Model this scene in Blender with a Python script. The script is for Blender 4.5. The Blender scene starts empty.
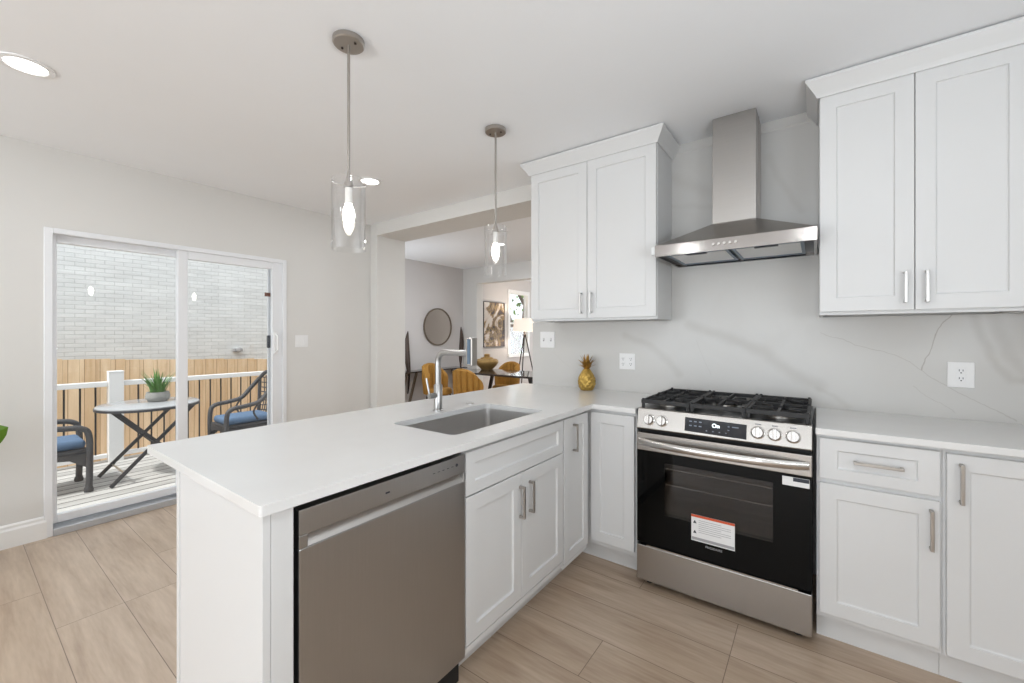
import bpy, bmesh, math, random
from mathutils import Vector, Matrix
random.seed(7)
PI = math.pi
S = bpy.context.scene
COL = S.collection

# ------------------------------------------------------------------ camera
cam_d = bpy.data.cameras.new('camera')
cam_d.sensor_width = 36.0
cam_d.lens = 416.89 * 36.0 / 1024.0
cam_d.shift_y = -(341.5 - 334.61) / 1024.0
cam_d.clip_start = 0.02
cam_o = bpy.data.objects.new('camera', cam_d)
COL.objects.link(cam_o)
cam_o.location = (1.0269, -2.8058, 1.3069)
cam_o.rotation_euler = (PI / 2, 0, 0.6316)
S.camera = cam_o

# ------------------------------------------------------------------ sky, sun, exposure
world = bpy.data.worlds.new('world'); S.world = world
world.use_nodes = True
wb = world.node_tree.nodes['Background']
wb.inputs[0].default_value = (0.93, 0.965, 1.0, 1)
wb.inputs[1].default_value = 1.7
S.view_settings.view_transform = 'Standard'
S.view_settings.look = 'None'
S.view_settings.exposure = 0.0
S.view_settings.gamma = 1.0
S.view_settings.use_curve_mapping = False
S.cycles.use_denoising = True
S.cycles.max_bounces = 10
S.cycles.diffuse_bounces = 6
S.cycles.glossy_bounces = 5
S.cycles.transparent_max_bounces = 16
S.cycles.sample_clamp_indirect = 4.0
S.cycles.caustics_reflective = False
S.cycles.caustics_refractive = False

def light(name, kind, loc, rot, power, color=(1, 1, 1), size=None, size_y=None, shape=None, parent=None):
    d = bpy.data.lights.new(name, kind)
    d.energy = power; d.color = color
    if kind == 'AREA':
        d.shape = shape or 'RECTANGLE'; d.size = size
        if size_y: d.size_y = size_y
    o = bpy.data.objects.new(name, d); COL.objects.link(o)
    o.location = loc; o.rotation_euler = rot
    return o
sun = light('sun', 'SUN', (0, -4, 8), (math.radians(34), math.radians(7), 0), 3.4, (1.0, 0.97, 0.92))
sun.data.angle = math.radians(3)
# added area fill: behind the camera, right wall, dining return wall, living room rear
COOL_TINT = (.86, .935, 1.0)
light('front_fill', 'AREA', (-.5, -6.9, 1.15), (PI / 2 + .52, 0, 0), 104, COOL_TINT, 4.4, 1.7)  # unseen fill added to light the kitchen from behind the camera
light('right_fill', 'AREA', (2.24, -2.7, 1.45), (PI / 2 + .75, 0, PI / 2), 48, COOL_TINT, 1.8, 1.0)  # added kitchen fill, the right wall is solid here
light('dining_fill', 'AREA', (2.24, 1.6, 1.3), (PI / 2 + .7, 0, PI / 2), 30, COOL_TINT, 1.8, 1.3)  # added dining room fill in front of the solid right wall
light('assumed_deck_fill', 'AREA', (-3.68, .43, 1.5), (PI / 2 + .5, 0, 0), 16, COOL_TINT, .9, 1.1)  # assumed window light, added to brighten the dining ceiling; return wall is solid
light('living_fill', 'AREA', (-1.6, 7.5, 1.3), (PI / 2 + .4, 0, PI), 110, COOL_TINT, 3.6, 1.7)  # added fill, the living room rear wall has no window
CAN_P = 5

# ------------------------------------------------------------------ materials
def nm(name):
    m = bpy.data.materials.new(name); m.use_nodes = True
    nt = m.node_tree
    return m, nt, nt.nodes, nt.links, nt.nodes['Principled BSDF']
def mat(name, col, rough=.5, metal=0.0, spec=.5, noise=0.0, nscale=40, bump=0.0, emit=0, coat=0, stretch=None):
    m, nt, N, L, b = nm(name)
    b.inputs['Base Color'].default_value = (*col, 1)
    b.inputs['Roughness'].default_value = rough
    b.inputs['Metallic'].default_value = metal
    b.inputs['Specular IOR Level'].default_value = spec
    if coat: b.inputs['Coat Weight'].default_value = coat; b.inputs['Coat Roughness'].default_value = .05
    if emit:
        b.inputs['Emission Color'].default_value = (*col, 1); b.inputs['Emission Strength'].default_value = emit
    if noise or bump:
        tc = N.new('ShaderNodeTexCoord'); mp = N.new('ShaderNodeMapping'); nz = N.new('ShaderNodeTexNoise')
        L.new(tc.outputs['Object'], mp.inputs[0]); L.new(mp.outputs[0], nz.inputs['Vector'])
        if stretch: mp.inputs['Scale'].default_value = stretch
        nz.inputs['Scale'].default_value = nscale; nz.inputs['Detail'].default_value = 4
        if noise:
            mr = N.new('ShaderNodeMapRange'); mr.inputs[3].default_value = 1 - noise; mr.inputs[4].default_value = 1 + noise
            L.new(nz.outputs['Fac'], mr.inputs[0])
            mx = N.new('ShaderNodeVectorMath'); mx.operation = 'SCALE'; mx.inputs[0].default_value = col
            L.new(mr.outputs[0], mx.inputs['Scale']); L.new(mx.outputs[0], b.inputs['Base Color'])
        if bump:
            bp = N.new('ShaderNodeBump'); bp.inputs['Strength'].default_value = bump; bp.inputs['Distance'].default_value = .002
            L.new(nz.outputs['Fac'], bp.inputs['Height']); L.new(bp.outputs[0], b.inputs['Normal'])
    return m
def glass(name, tint=(1, 1, 1), base=0.04, edge=0.6, rough=0.0):
    m, nt, N, L, b = nm(name); N.remove(b)
    out = N['Material Output']
    t = N.new('ShaderNodeBsdfTransparent'); t.inputs[0].default_value = (*tint, 1)
    g = N.new('ShaderNodeBsdfGlossy'); g.inputs['Roughness'].default_value = rough
    lw = N.new('ShaderNodeLayerWeight'); lw.inputs['Blend'].default_value = .25
    mr = N.new('ShaderNodeMapRange'); mr.inputs[3].default_value = base; mr.inputs[4].default_value = edge
    L.new(lw.outputs['Facing'], mr.inputs[0])
    mx = N.new('ShaderNodeMixShader'); L.new(mr.outputs[0], mx.inputs[0]); L.new(t.outputs[0], mx.inputs[1]); L.new(g.outputs[0], mx.inputs[2])
    L.new(mx.outputs[0], out.inputs[0])
    return m
M = {}
M['wall'] = mat('greige_wall_paint', (.70, .688, .665), .75, noise=.012, nscale=6, spec=.25)
M['dining_wall'] = mat('pale_mauve_grey_paint', (.60, .575, .565), .75, noise=.012, nscale=6, spec=.25)
M['ceil'] = mat('flat_ceiling_paint', (.895, .907, .925), .85, noise=.01, nscale=4, spec=.15)
M['trim'] = mat('white_trim_paint', (.83, .83, .82), .4, noise=.01, nscale=10)
M['cab'] = mat('white_cabinet_lacquer', (.69, .692, .692), .38, noise=.008, nscale=8)
M['cabin'] = mat('cabinet_raw_underside', (.42, .34, .27), .6, noise=.1, nscale=20)
M['vinyl'] = mat('white_door_vinyl', (.80, .81, .83), .35, noise=.01, nscale=10)
M['alu'] = mat('grey_aluminium_sill', (.55, .57, .60), .4, .6)
M['steel'] = mat('brushed_stainless', (.47, .45, .43), .3, 1.0, noise=.05, nscale=6, stretch=(1, 1, 60))
M['steel_h'] = mat('brushed_stainless_across', (.415, .392, .368), .27, 1.0, noise=.05, nscale=6, stretch=(1, 1, 80))
M['steel_r'] = mat('dimmed_stainless_rim', (.36, .34, .325), .14, 1.0, noise=.04, nscale=6, stretch=(1, 1, 80))  # same steel, colour darkened to stand in for dimmer reflections
M['steel_dw'] = mat('dark_brushed_stainless', (.44, .435, .43), .3, 1.0, noise=.05, nscale=5, stretch=(1, 60, 1))
M['steel_dwl'] = mat('polished_pocket_steel', (.72, .70, .68), .35, 1.0, noise=.02)
M['steel_sink'] = mat('satin_sink_steel', (.66, .65, .64), .33, 1.0, noise=.05, nscale=8, stretch=(60, 1, 1))
M['knob'] = mat('polished_steel', (.62, .60, .58), .2, 1.0, noise=.01)
M['nickel'] = mat('brushed_nickel', (.44, .41, .38), .34, 1.0, noise=.04, nscale=30)
M['nickel_l'] = mat('light_nickel', (.62, .61, .60), .3, 1.0, noise=.03, nscale=30)
M['faucet'] = mat('brushed_faucet_steel', (.44, .435, .43), .28, 1.0, noise=.03, nscale=40)
M['black'] = mat('black_enamel', (.012, .012, .013), .3, noise=.1)
M['iron'] = mat('cast_iron', (.018, .018, .019), .55, noise=.2, nscale=200, bump=.3)
M['blackgap'] = mat('dark_rubber', (.01, .01, .01), .7, noise=.1)
M['ovenglass'] = mat('black_oven_glass', (.003, .003, .003), .05, noise=.05, spec=.14)
M['ovenin'] = mat('oven_enamel_inside', (.045, .037, .031), .5, noise=.25, nscale=5)
M['ovenpane'] = glass('tinted_oven_pane', (.55, .52, .5), .03, .35)
M['rack'] = mat('chrome_rack', (.7, .68, .66), .25, 1.0, noise=.02)
M['disp'] = mat('display_panel', (.012, .014, .02), .1, noise=.05)
M['dispglow'] = mat('lit_digits', (.85, .95, 1.0), .5, emit=3, noise=0)
M['dispmark'] = mat('printed_grey_marks', (.22, .26, .33), .5, noise=.05)
M['white'] = mat('white_plastic', (.84, .84, .84), .35, noise=.01)
M['paper'] = mat('sticker_paper', (.80, .80, .80), .5, noise=.02)
M['orange'] = mat('orange_red_print', (.62, .09, .03), .5, noise=.05)
M['greyink'] = mat('grey_print', (.35, .35, .36), .6, noise=.05)
M['darkink'] = mat('dark_print', (.03, .035, .05), .5, noise=.05)
M['filter'] = mat('hood_filter_mesh', (.80, .81, .81), .6, 0, noise=.06, nscale=300)
M['bluefilm'] = mat('blue_film_edge', (.10, .15, .21), .35, noise=.1, nscale=30)
M['gold'] = mat('gold_painted_resin', (.52, .34, .085), .36, .75, noise=.2, nscale=60)
M['gold_d'] = mat('dark_gold_leaf', (.42, .23, .05), .4, .7, noise=.2, nscale=60)
M['bowl'] = mat('antique_gold_bowl', (.40, .25, .09), .4, .5, noise=.35, nscale=25)
M['mustard'] = mat('mustard_velvet', (.40, .20, .035), .8, noise=.15, nscale=30)
M['darkmetal'] = mat('dark_bronze_metal', (.055, .045, .04), .4, .6, noise=.1)
M['bronze'] = mat('thin_bronze_frame', (.20, .16, .12), .4, .7, noise=.1)
M['mirror'] = mat('mirror_silver', (.86, .84, .80), .03, 1.0)
M['walnut'] = mat('dark_carved_wood', (.055, .032, .022), .5, noise=.4, nscale=10, stretch=(1, 8, 1))
M['darkglass'] = mat('smoked_table_glass', (.05, .042, .038), .08, noise=.05, spec=.8)
M['lampshade'] = mat('linen_lampshade', (.86, .79, .70), .8, noise=.03, nscale=80, emit=.6)
M['bulb'] = mat('glowing_bulb', (1.0, .94, .84), .5, emit=22)
M['candle'] = mat('frosted_socket', (.9, .88, .84), .4, noise=.01)
M['canlens'] = mat('lit_downlight_lens', (1.0, .97, .93), .5, emit=6)
M['shadeglass'] = glass('clear_pendant_glass', (.99, .99, .99), .02, .7)
M['pane'] = glass('door_pane_glass', (.97, .98, .98), .035, .3)
M['bistro'] = mat('grey_stone_tabletop', (.36, .37, .385), .18, noise=.06, nscale=20)
M['anthracite'] = mat('anthracite_metal', (.045, .047, .055), .45, .3, noise=.1)
M['wicker'] = mat('dark_grey_wicker', (.06, .06, .065), .6, noise=.5, nscale=160, bump=.8)
M['cushion'] = mat('blue_outdoor_fabric', (.09, .155, .26), .85, noise=.22, nscale=25)
M['concrete'] = mat('grey_clay_pot', (.30, .30, .285), .7, noise=.12, nscale=25)
M['grassleaf'] = mat('green_blade_leaf', (.10, .24, .055), .5, noise=.3, nscale=12)
M['leaf'] = mat('glossy_green_leaf', (.10, .22, .015), .4, noise=.3, nscale=20)
M['soil'] = mat('potting_soil', (.05, .035, .025), .9, noise=.3, nscale=60)
M['treeleaf'] = mat('tree_leaf', (.16, .30, .06), .6, noise=.4, nscale=3)
M['bark'] = mat('tree_bark', (.14, .10, .075), .85, noise=.3, nscale=12)
M['ground'] = mat('dry_yard_soil', (.50, .40, .31), .9, noise=.2, nscale=3)
M['brownsticker'] = mat('brown_tag', (.18, .06, .035), .6, noise=.1)
M['siding'] = mat('lilac_siding', (.46, .43, .50), .7, noise=.05, nscale=5)
M['roof'] = mat('grey_roof', (.25, .24, .25), .8, noise=.1, nscale=8)
M['winglass'] = mat('dark_house_pane', (.12, .14, .17), .1, noise=.05)
M['terracotta'] = mat('white_floor_pot', (.7, .69, .67), .5, noise=.04)

def wood_floor():
    m, nt, N, L, b = nm('oak_plank_floor')
    tc = N.new('ShaderNodeTexCoord')
    mp = N.new('ShaderNodeMapping'); mp.inputs['Location'].default_value = (.48, 1.368, 0)
    L.new(tc.outputs['Object'], mp.inputs[0])
    br = N.new('ShaderNodeTexBrick'); br.offset = .37; br.offset_frequency = 3; br.squash = 1
    for k, v in (('Scale', 1), ('Mortar Size', .0016), ('Mortar Smooth', .3), ('Bias', 0), ('Brick Width', 1.22), ('Row Height', .228)):
        br.inputs[k].default_value = v
    br.inputs['Color1'].default_value = (0, 0, 0, 1); br.inputs['Color2'].default_value = (1, 1, 1, 1); br.inputs['Mortar'].default_value = (.5, .5, .5, 1)
    L.new(mp.outputs[0], br.inputs['Vector'])
    mp2 = N.new('ShaderNodeMapping'); mp2.inputs['Scale'].default_value = (.9, 8, 1)
    L.new(tc.outputs['Object'], mp2.inputs[0])
    addv = N.new('ShaderNodeVectorMath'); addv.operation = 'MULTIPLY_ADD'; addv.inputs[1].default_value = (3.1, 7.7, 0)
    L.new(br.outputs['Color'], addv.inputs[0]); L.new(mp2.outputs[0], addv.inputs[2])
    n1 = N.new('ShaderNodeTexNoise'); n1.inputs['Scale'].default_value = 1.6; n1.inputs['Detail'].default_value = 6; n1.inputs['Distortion'].default_value = .6
    L.new(addv.outputs[0], n1.inputs['Vector'])
    n2 = N.new('ShaderNodeTexNoise'); n2.inputs['Scale'].default_value = 9; n2.inputs['Detail'].default_value = 5
    L.new(addv.outputs[0], n2.inputs['Vector'])
    mx = N.new('ShaderNodeMath'); mx.operation = 'MULTIPLY_ADD'; mx.inputs[1].default_value = .45
    L.new(n2.outputs['Fac'], mx.inputs[0]); L.new(n1.outputs['Fac'], mx.inputs[2])
    m3 = N.new('ShaderNodeMath'); m3.operation = 'MULTIPLY_ADD'; m3.inputs[1].default_value = .13
    L.new(br.outputs['Color'], m3.inputs[0]); L.new(mx.outputs[0], m3.inputs[2])
    cr = N.new('ShaderNodeValToRGB')
    e = cr.color_ramp.elements
    e[0].position = .50; e[0].color = (.34, .238, .163, 1)
    e[1].position = 1.02; e[1].color = (.55, .43, .325, 1)
    mid = e.new(.74); mid.color = (.445, .335, .242, 1)
    L.new(m3.outputs[0], cr.inputs[0])
    dk = N.new('ShaderNodeMix'); dk.data_type = 'RGBA'; dk.inputs['B'].default_value = (.16, .105, .07, 1)
    L.new(br.outputs['Fac'], dk.inputs['Factor']); L.new(cr.outputs[0], dk.inputs['A'])
    L.new(dk.outputs['Result'], b.inputs['Base Color'])
    b.inputs['Roughness'].default_value = .36
    b.inputs['Specular IOR Level'].default_value = .6
    b.inputs['Coat Weight'].default_value = .25; b.inputs['Coat Roughness'].default_value = .3
    bp = N.new('ShaderNodeBump'); bp.inputs['Strength'].default_value = .12; bp.inputs['Distance'].default_value = .001
    L.new(n2.outputs['Fac'], bp.inputs['Height']); L.new(bp.outputs[0], b.inputs['Normal'])
    return m
M['floor'] = wood_floor()

def quartz():
    m, nt, N, L, b = nm('white_quartz_counter')
    tc = N.new('ShaderNodeTexCoord'); nz = N.new('ShaderNodeTexNoise'); nz.inputs['Scale'].default_value = 2.2; nz.inputs['Detail'].default_value = 5; nz.inputs['Distortion'].default_value = 1.5
    L.new(tc.outputs['Object'], nz.inputs['Vector'])
    cr = N.new('ShaderNodeValToRGB'); e = cr.color_ramp.elements
    e[0].position = .3; e[0].color = (.74, .737, .73, 1); e[1].position = .7; e[1].color = (.77, .768, .762, 1)
    L.new(nz.outputs['Fac'], cr.inputs[0]); L.new(cr.outputs[0], b.inputs['Base Color'])
    b.inputs['Roughness'].default_value = .16; b.inputs['Specular IOR Level'].default_value = .5
    return m
M['quartz'] = quartz()

def marble():
    m, nt, N, L, b = nm('veined_quartz_slab')
    tc = N.new('ShaderNodeTexCoord')
    nz = N.new('ShaderNodeTexNoise'); nz.inputs['Scale'].default_value = 9; nz.inputs['Detail'].default_value = 5
    L.new(tc.outputs['Object'], nz.inputs['Vector'])
    off = N.new('ShaderNodeVectorMath'); off.operation = 'MULTIPLY_ADD'; off.inputs[1].default_value = (.045, 0, .045); 
    L.new(nz.outputs['Color'], off.inputs[0]); L.new(tc.outputs['Object'], off.inputs[2])
    sh = N.new('ShaderNodeVectorMath'); sh.operation = 'SUBTRACT'; sh.inputs[1].default_value = (.0225, 0, .0225)
    L.new(off.outputs[0], sh.inputs[0])
    fl = N.new('ShaderNodeVectorMath'); fl.operation = 'MULTIPLY'; fl.inputs[1].default_value = (1, 0, 1)
    L.new(sh.outputs[0], fl.inputs[0])
    veins = [  # points (x, z), width, strength
        ([(1.543, 1.404), (1.5, 1.353), (1.466, 1.281), (1.455, 1.209), (1.431, 1.14)], .0035, .7),
        ([(1.04, 1.316), (1.23, 1.243), (1.334, 1.205), (1.392, 1.177), (1.445, 1.121), (1.55, 1.033), (1.645, .991), (1.735, .929)], .003, .36),
        ([(1.41, 1.056), (1.483, .994), (1.55, .944)], .003, .26),
        ([(1.614, 1.39), (1.636, 1.282), (1.675, 1.17), (1.72, 1.105), (1.8, 1.085)], .028, .22),
        ([(1.669, 1.39), (1.705, 1.229), (1.761, 1.116)], .035, .18),
        ([(.376, 1.368), (.63, 1.275), (.785, 1.206), (.905, 1.097), (1.04, 1.034)], .055, .24),
        ([(-.051, 1.304), (.122, 1.237), (.252, 1.141), (.315, 1.047)], .04, .18),
        ([(.417, 1.273), (.504, 1.058)], .004, .12),
        ([(-.613, 1.164), (-.482, 1.062)], .004, .12),
        ([(.26, 2.33), (.52, 2.168), (.62, 2.1)], .06, .12),
        ([(.26, 2.14), (.50, 2.09)], .03, .10),
        ([(.80, 2.33), (.87, 2.16), (.96, 1.99)], .03, .11),
        ([(1.03, 1.02), (1.10, .99), (1.16, .93)], .02, .14)]
    tot = None
    def math_n(op, a, c=None, clamp=False):
        n = N.new('ShaderNodeMath'); n.operation = op; n.use_clamp = clamp
        for i, v in enumerate((a, c)):
            if v is None: continue
            if isinstance(v, (int, float)): n.inputs[i].default_value = v
            else: L.new(v, n.inputs[i])
        return n.outputs[0]
    for pts, w, s in veins:
        dmin = None
        for (ax, az), (bx, bz) in zip(pts, pts[1:]):
            pa = N.new('ShaderNodeVectorMath'); pa.operation = 'SUBTRACT'; pa.inputs[1].default_value = (ax, 0, az); L.new(fl.outputs[0], pa.inputs[0])
            dt = N.new('ShaderNodeVectorMath'); dt.operation = 'DOT_PRODUCT'; dt.inputs[1].default_value = (bx - ax, 0, bz - az); L.new(pa.outputs[0], dt.inputs[0])
            h = math_n('MULTIPLY', dt.outputs['Value'], 1 / ((bx - ax) ** 2 + (bz - az) ** 2), True)
            sc = N.new('ShaderNodeVectorMath'); sc.operation = 'SCALE'; sc.inputs[0].default_value = (bx - ax, 0, bz - az); L.new(h, sc.inputs['Scale'])
            df = N.new('ShaderNodeVectorMath'); df.operation = 'DISTANCE'; L.new(pa.outputs[0], df.inputs[0]); L.new(sc.outputs[0], df.inputs[1])
            dmin = df.outputs['Value'] if dmin is None else math_n('MINIMUM', dmin, df.outputs['Value'])
        mr = N.new('ShaderNodeMapRange'); mr.interpolation_type = 'SMOOTHSTEP'
        mr.inputs[1].default_value = 0; mr.inputs[2].default_value = w; mr.inputs[3].default_value = s; mr.inputs[4].default_value = 0
        L.new(dmin, mr.inputs[0])
        tot = mr.outputs[0] if tot is None else math_n('ADD', tot, mr.outputs[0])
    nb = N.new('ShaderNodeTexNoise'); nb.inputs['Scale'].default_value = 2.0; nb.inputs['Detail'].default_value = 4; nb.inputs['Distortion'].default_value = 1.2
    L.new(tc.outputs['Object'], nb.inputs['Vector'])
    mr = N.new('ShaderNodeMapRange'); mr.inputs[1].default_value = .52; mr.inputs[2].default_value = .8; mr.inputs[3].default_value = 0; mr.inputs[4].default_value = .12
    L.new(nb.outputs['Fac'], mr.inputs[0])
    tot = math_n('ADD', tot, mr.outputs[0], True)
    mx = N.new('ShaderNodeMix'); mx.data_type = 'RGBA'
    mx.inputs['A'].default_value = (.60, .591, .573, 1); mx.inputs['B'].default_value = (.33, .30, .265, 1)
    L.new(tot, mx.inputs['Factor']); L.new(mx.outputs['Result'], b.inputs['Base Color'])
    b.inputs['Roughness'].default_value = .22; b.inputs['Specular IOR Level'].default_value = .35
    return m
M['marble'] = marble()

def brick_white():
    m, nt, N, L, b = nm('white_painted_brick')
    tc = N.new('ShaderNodeTexCoord'); sp = N.new('ShaderNodeSeparateXYZ'); cb = N.new('ShaderNodeCombineXYZ')
    L.new(tc.outputs['Object'], sp.inputs[0]); L.new(sp.outputs['Y'], cb.inputs['X']); L.new(sp.outputs['Z'], cb.inputs['Y'])
    br = N.new('ShaderNodeTexBrick')
    for k, v in (('Scale', 1), ('Mortar Size', .005), ('Mortar Smooth', .8), ('Brick Width', .21), ('Row Height', .062), ('Bias', -.2)):
        br.inputs[k].default_value = v
    br.inputs['Color1'].default_value = (.70, .715, .715, 1); br.inputs['Color2'].default_value = (.655, .675, .675, 1); br.inputs['Mortar'].default_value = (.52, .54, .545, 1)
    L.new(cb.outputs[0], br.inputs['Vector']); 
    nz = N.new('ShaderNodeTexNoise'); nz.inputs['Scale'].default_value = 3; nz.inputs['Detail'].default_value = 8
    mpb = N.new('ShaderNodeMapping'); mpb.inputs['Scale'].default_value = (1, .7, 5); L.new(tc.outputs['Object'], mpb.inputs[0])
    L.new(mpb.outputs[0], nz.inputs['Vector'])
    mr = N.new('ShaderNodeMapRange'); mr.inputs[3].default_value = .78; mr.inputs[4].default_value = 1.2; L.new(nz.outputs['Fac'], mr.inputs[0])
    sc = N.new('ShaderNodeVectorMath'); sc.operation = 'SCALE'; L.new(br.outputs['Color'], sc.inputs[0]); L.new(mr.outputs[0], sc.inputs['Scale'])
    L.new(sc.outputs[0], b.inputs['Base Color']); b.inputs['Roughness'].default_value = .8
    bp = N.new('ShaderNodeBump'); bp.inputs['Strength'].default_value = .6; bp.inputs['Distance'].default_value = .01; bp.invert = True
    L.new(br.outputs['Fac'], bp.inputs['Height']); L.new(bp.outputs[0], b.inputs['Normal'])
    return m
M['brick'] = brick_white()

def planks(name, axis, width, c1, c2, gapc, gap=.006, grain=(1, 1, 1)):
    m, nt, N, L, b = nm(name)
    tc = N.new('ShaderNodeTexCoord'); sp = N.new('ShaderNodeSeparateXYZ'); L.new(tc.outputs['Object'], sp.inputs[0])
    dv = N.new('ShaderNodeMath'); dv.operation = 'DIVIDE'; dv.inputs[1].default_value = width; L.new(sp.outputs[axis], dv.inputs[0])
    fr = N.new('ShaderNodeMath'); fr.operation = 'FRACT'; L.new(dv.outputs[0], fr.inputs[0])
    fo = N.new('ShaderNodeMath'); fo.operation = 'FLOOR'; L.new(dv.outputs[0], fo.inputs[0])
    wn = N.new('ShaderNodeTexWhiteNoise'); wn.noise_dimensions = '1D'; L.new(fo.outputs[0], wn.inputs['W'])
    mp = N.new('ShaderNodeMapping'); mp.inputs['Scale'].default_value = grain; L.new(tc.outputs['Object'], mp.inputs[0])
    nz = N.new('ShaderNodeTexNoise'); nz.inputs['Scale'].default_value = 3; nz.inputs['Detail'].default_value = 6; nz.noise_dimensions = '4D'
    L.new(mp.outputs[0], nz.inputs['Vector']); L.new(wn.outputs['Value'], nz.inputs['W'])
    ad = N.new('ShaderNodeMath'); ad.operation = 'MULTIPLY_ADD'; ad.inputs[1].default_value = .35; L.new(wn.outputs['Value'], ad.inputs[0]); L.new(nz.outputs['Fac'], ad.inputs[2])
    mr = N.new('ShaderNodeMapRange'); mr.inputs[1].default_value = .35; mr.inputs[2].default_value = 1.0; L.new(ad.outputs[0], mr.inputs[0])
    mx = N.new('ShaderNodeMix'); mx.data_type = 'RGBA'; mx.inputs['A'].default_value = (*c1, 1); mx.inputs['B'].default_value = (*c2, 1); L.new(mr.outputs[0], mx.inputs['Factor'])
    lt = N.new('ShaderNodeMath'); lt.operation = 'LESS_THAN'; lt.inputs[1].default_value = gap / width; L.new(fr.outputs[0], lt.inputs[0])
    m2 = N.new('ShaderNodeMix'); m2.data_type = 'RGBA'; m2.inputs['B'].default_value = (*gapc, 1)
    L.new(lt.outputs[0], m2.inputs['Factor']); L.new(mx.outputs['Result'], m2.inputs['A'])
    L.new(m2.outputs['Result'], b.inputs['Base Color']); b.inputs['Roughness'].default_value = .75
    return m
M['deck'] = planks('weathered_deck_boards', 'X', .14, (.36, .35, .335), (.66, .65, .63), (.06, .058, .055), .016, (6, .6, 1))
M['fence'] = planks('cedar_fence_boards', 'Y', .145, (.60, .40, .22), (.84, .66, .45), (.30, .18, .09), .006, (1, 7, .7))

def artwork():
    m, nt, N, L, b = nm('abstract_brown_gold_art')
    tc = N.new('ShaderNodeTexCoord')
    nz = N.new('ShaderNodeTexNoise'); nz.inputs['Scale'].default_value = 2.6; nz.inputs['Detail'].default_value = 3; nz.inputs['Distortion'].default_value = 2.2
    L.new(tc.outputs['Object'], nz.inputs['Vector'])
    sp = N.new('ShaderNodeSeparateXYZ'); L.new(tc.outputs['Object'], sp.inputs[0])
    # denser towards the far upper edge of the canvas
    mr = N.new('ShaderNodeMapRange'); mr.inputs[1].default_value = 3.45; mr.inputs[2].default_value = 4.13; mr.inputs[3].default_value = -.09; mr.inputs[4].default_value = .17
    L.new(sp.outputs['Y'], mr.inputs[0])
    ad = N.new('ShaderNodeMath'); L.new(nz.outputs['Fac'], ad.inputs[0]); L.new(mr.outputs[0], ad.inputs[1])
    cr = N.new('ShaderNodeValToRGB'); e = cr.color_ramp.elements
    e[0].position = .38; e[0].color = (.72, .66, .60, 1); e[1].position = .62; e[1].color = (.05, .03, .025, 1)
    for p, c in ((.45, (.62, .52, .45, 1)), (.49, (.40, .27, .10, 1)), (.53, (.12, .075, .07, 1)), (.57, (.34, .22, .07, 1))):
        x = e.new(p); x.color = c
    L.new(ad.outputs[0], cr.inputs[0]); L.new(cr.outputs[0], b.inputs['Base Color']); b.inputs['Roughness'].default_value = .5
    return m
M['art'] = artwork()

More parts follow.
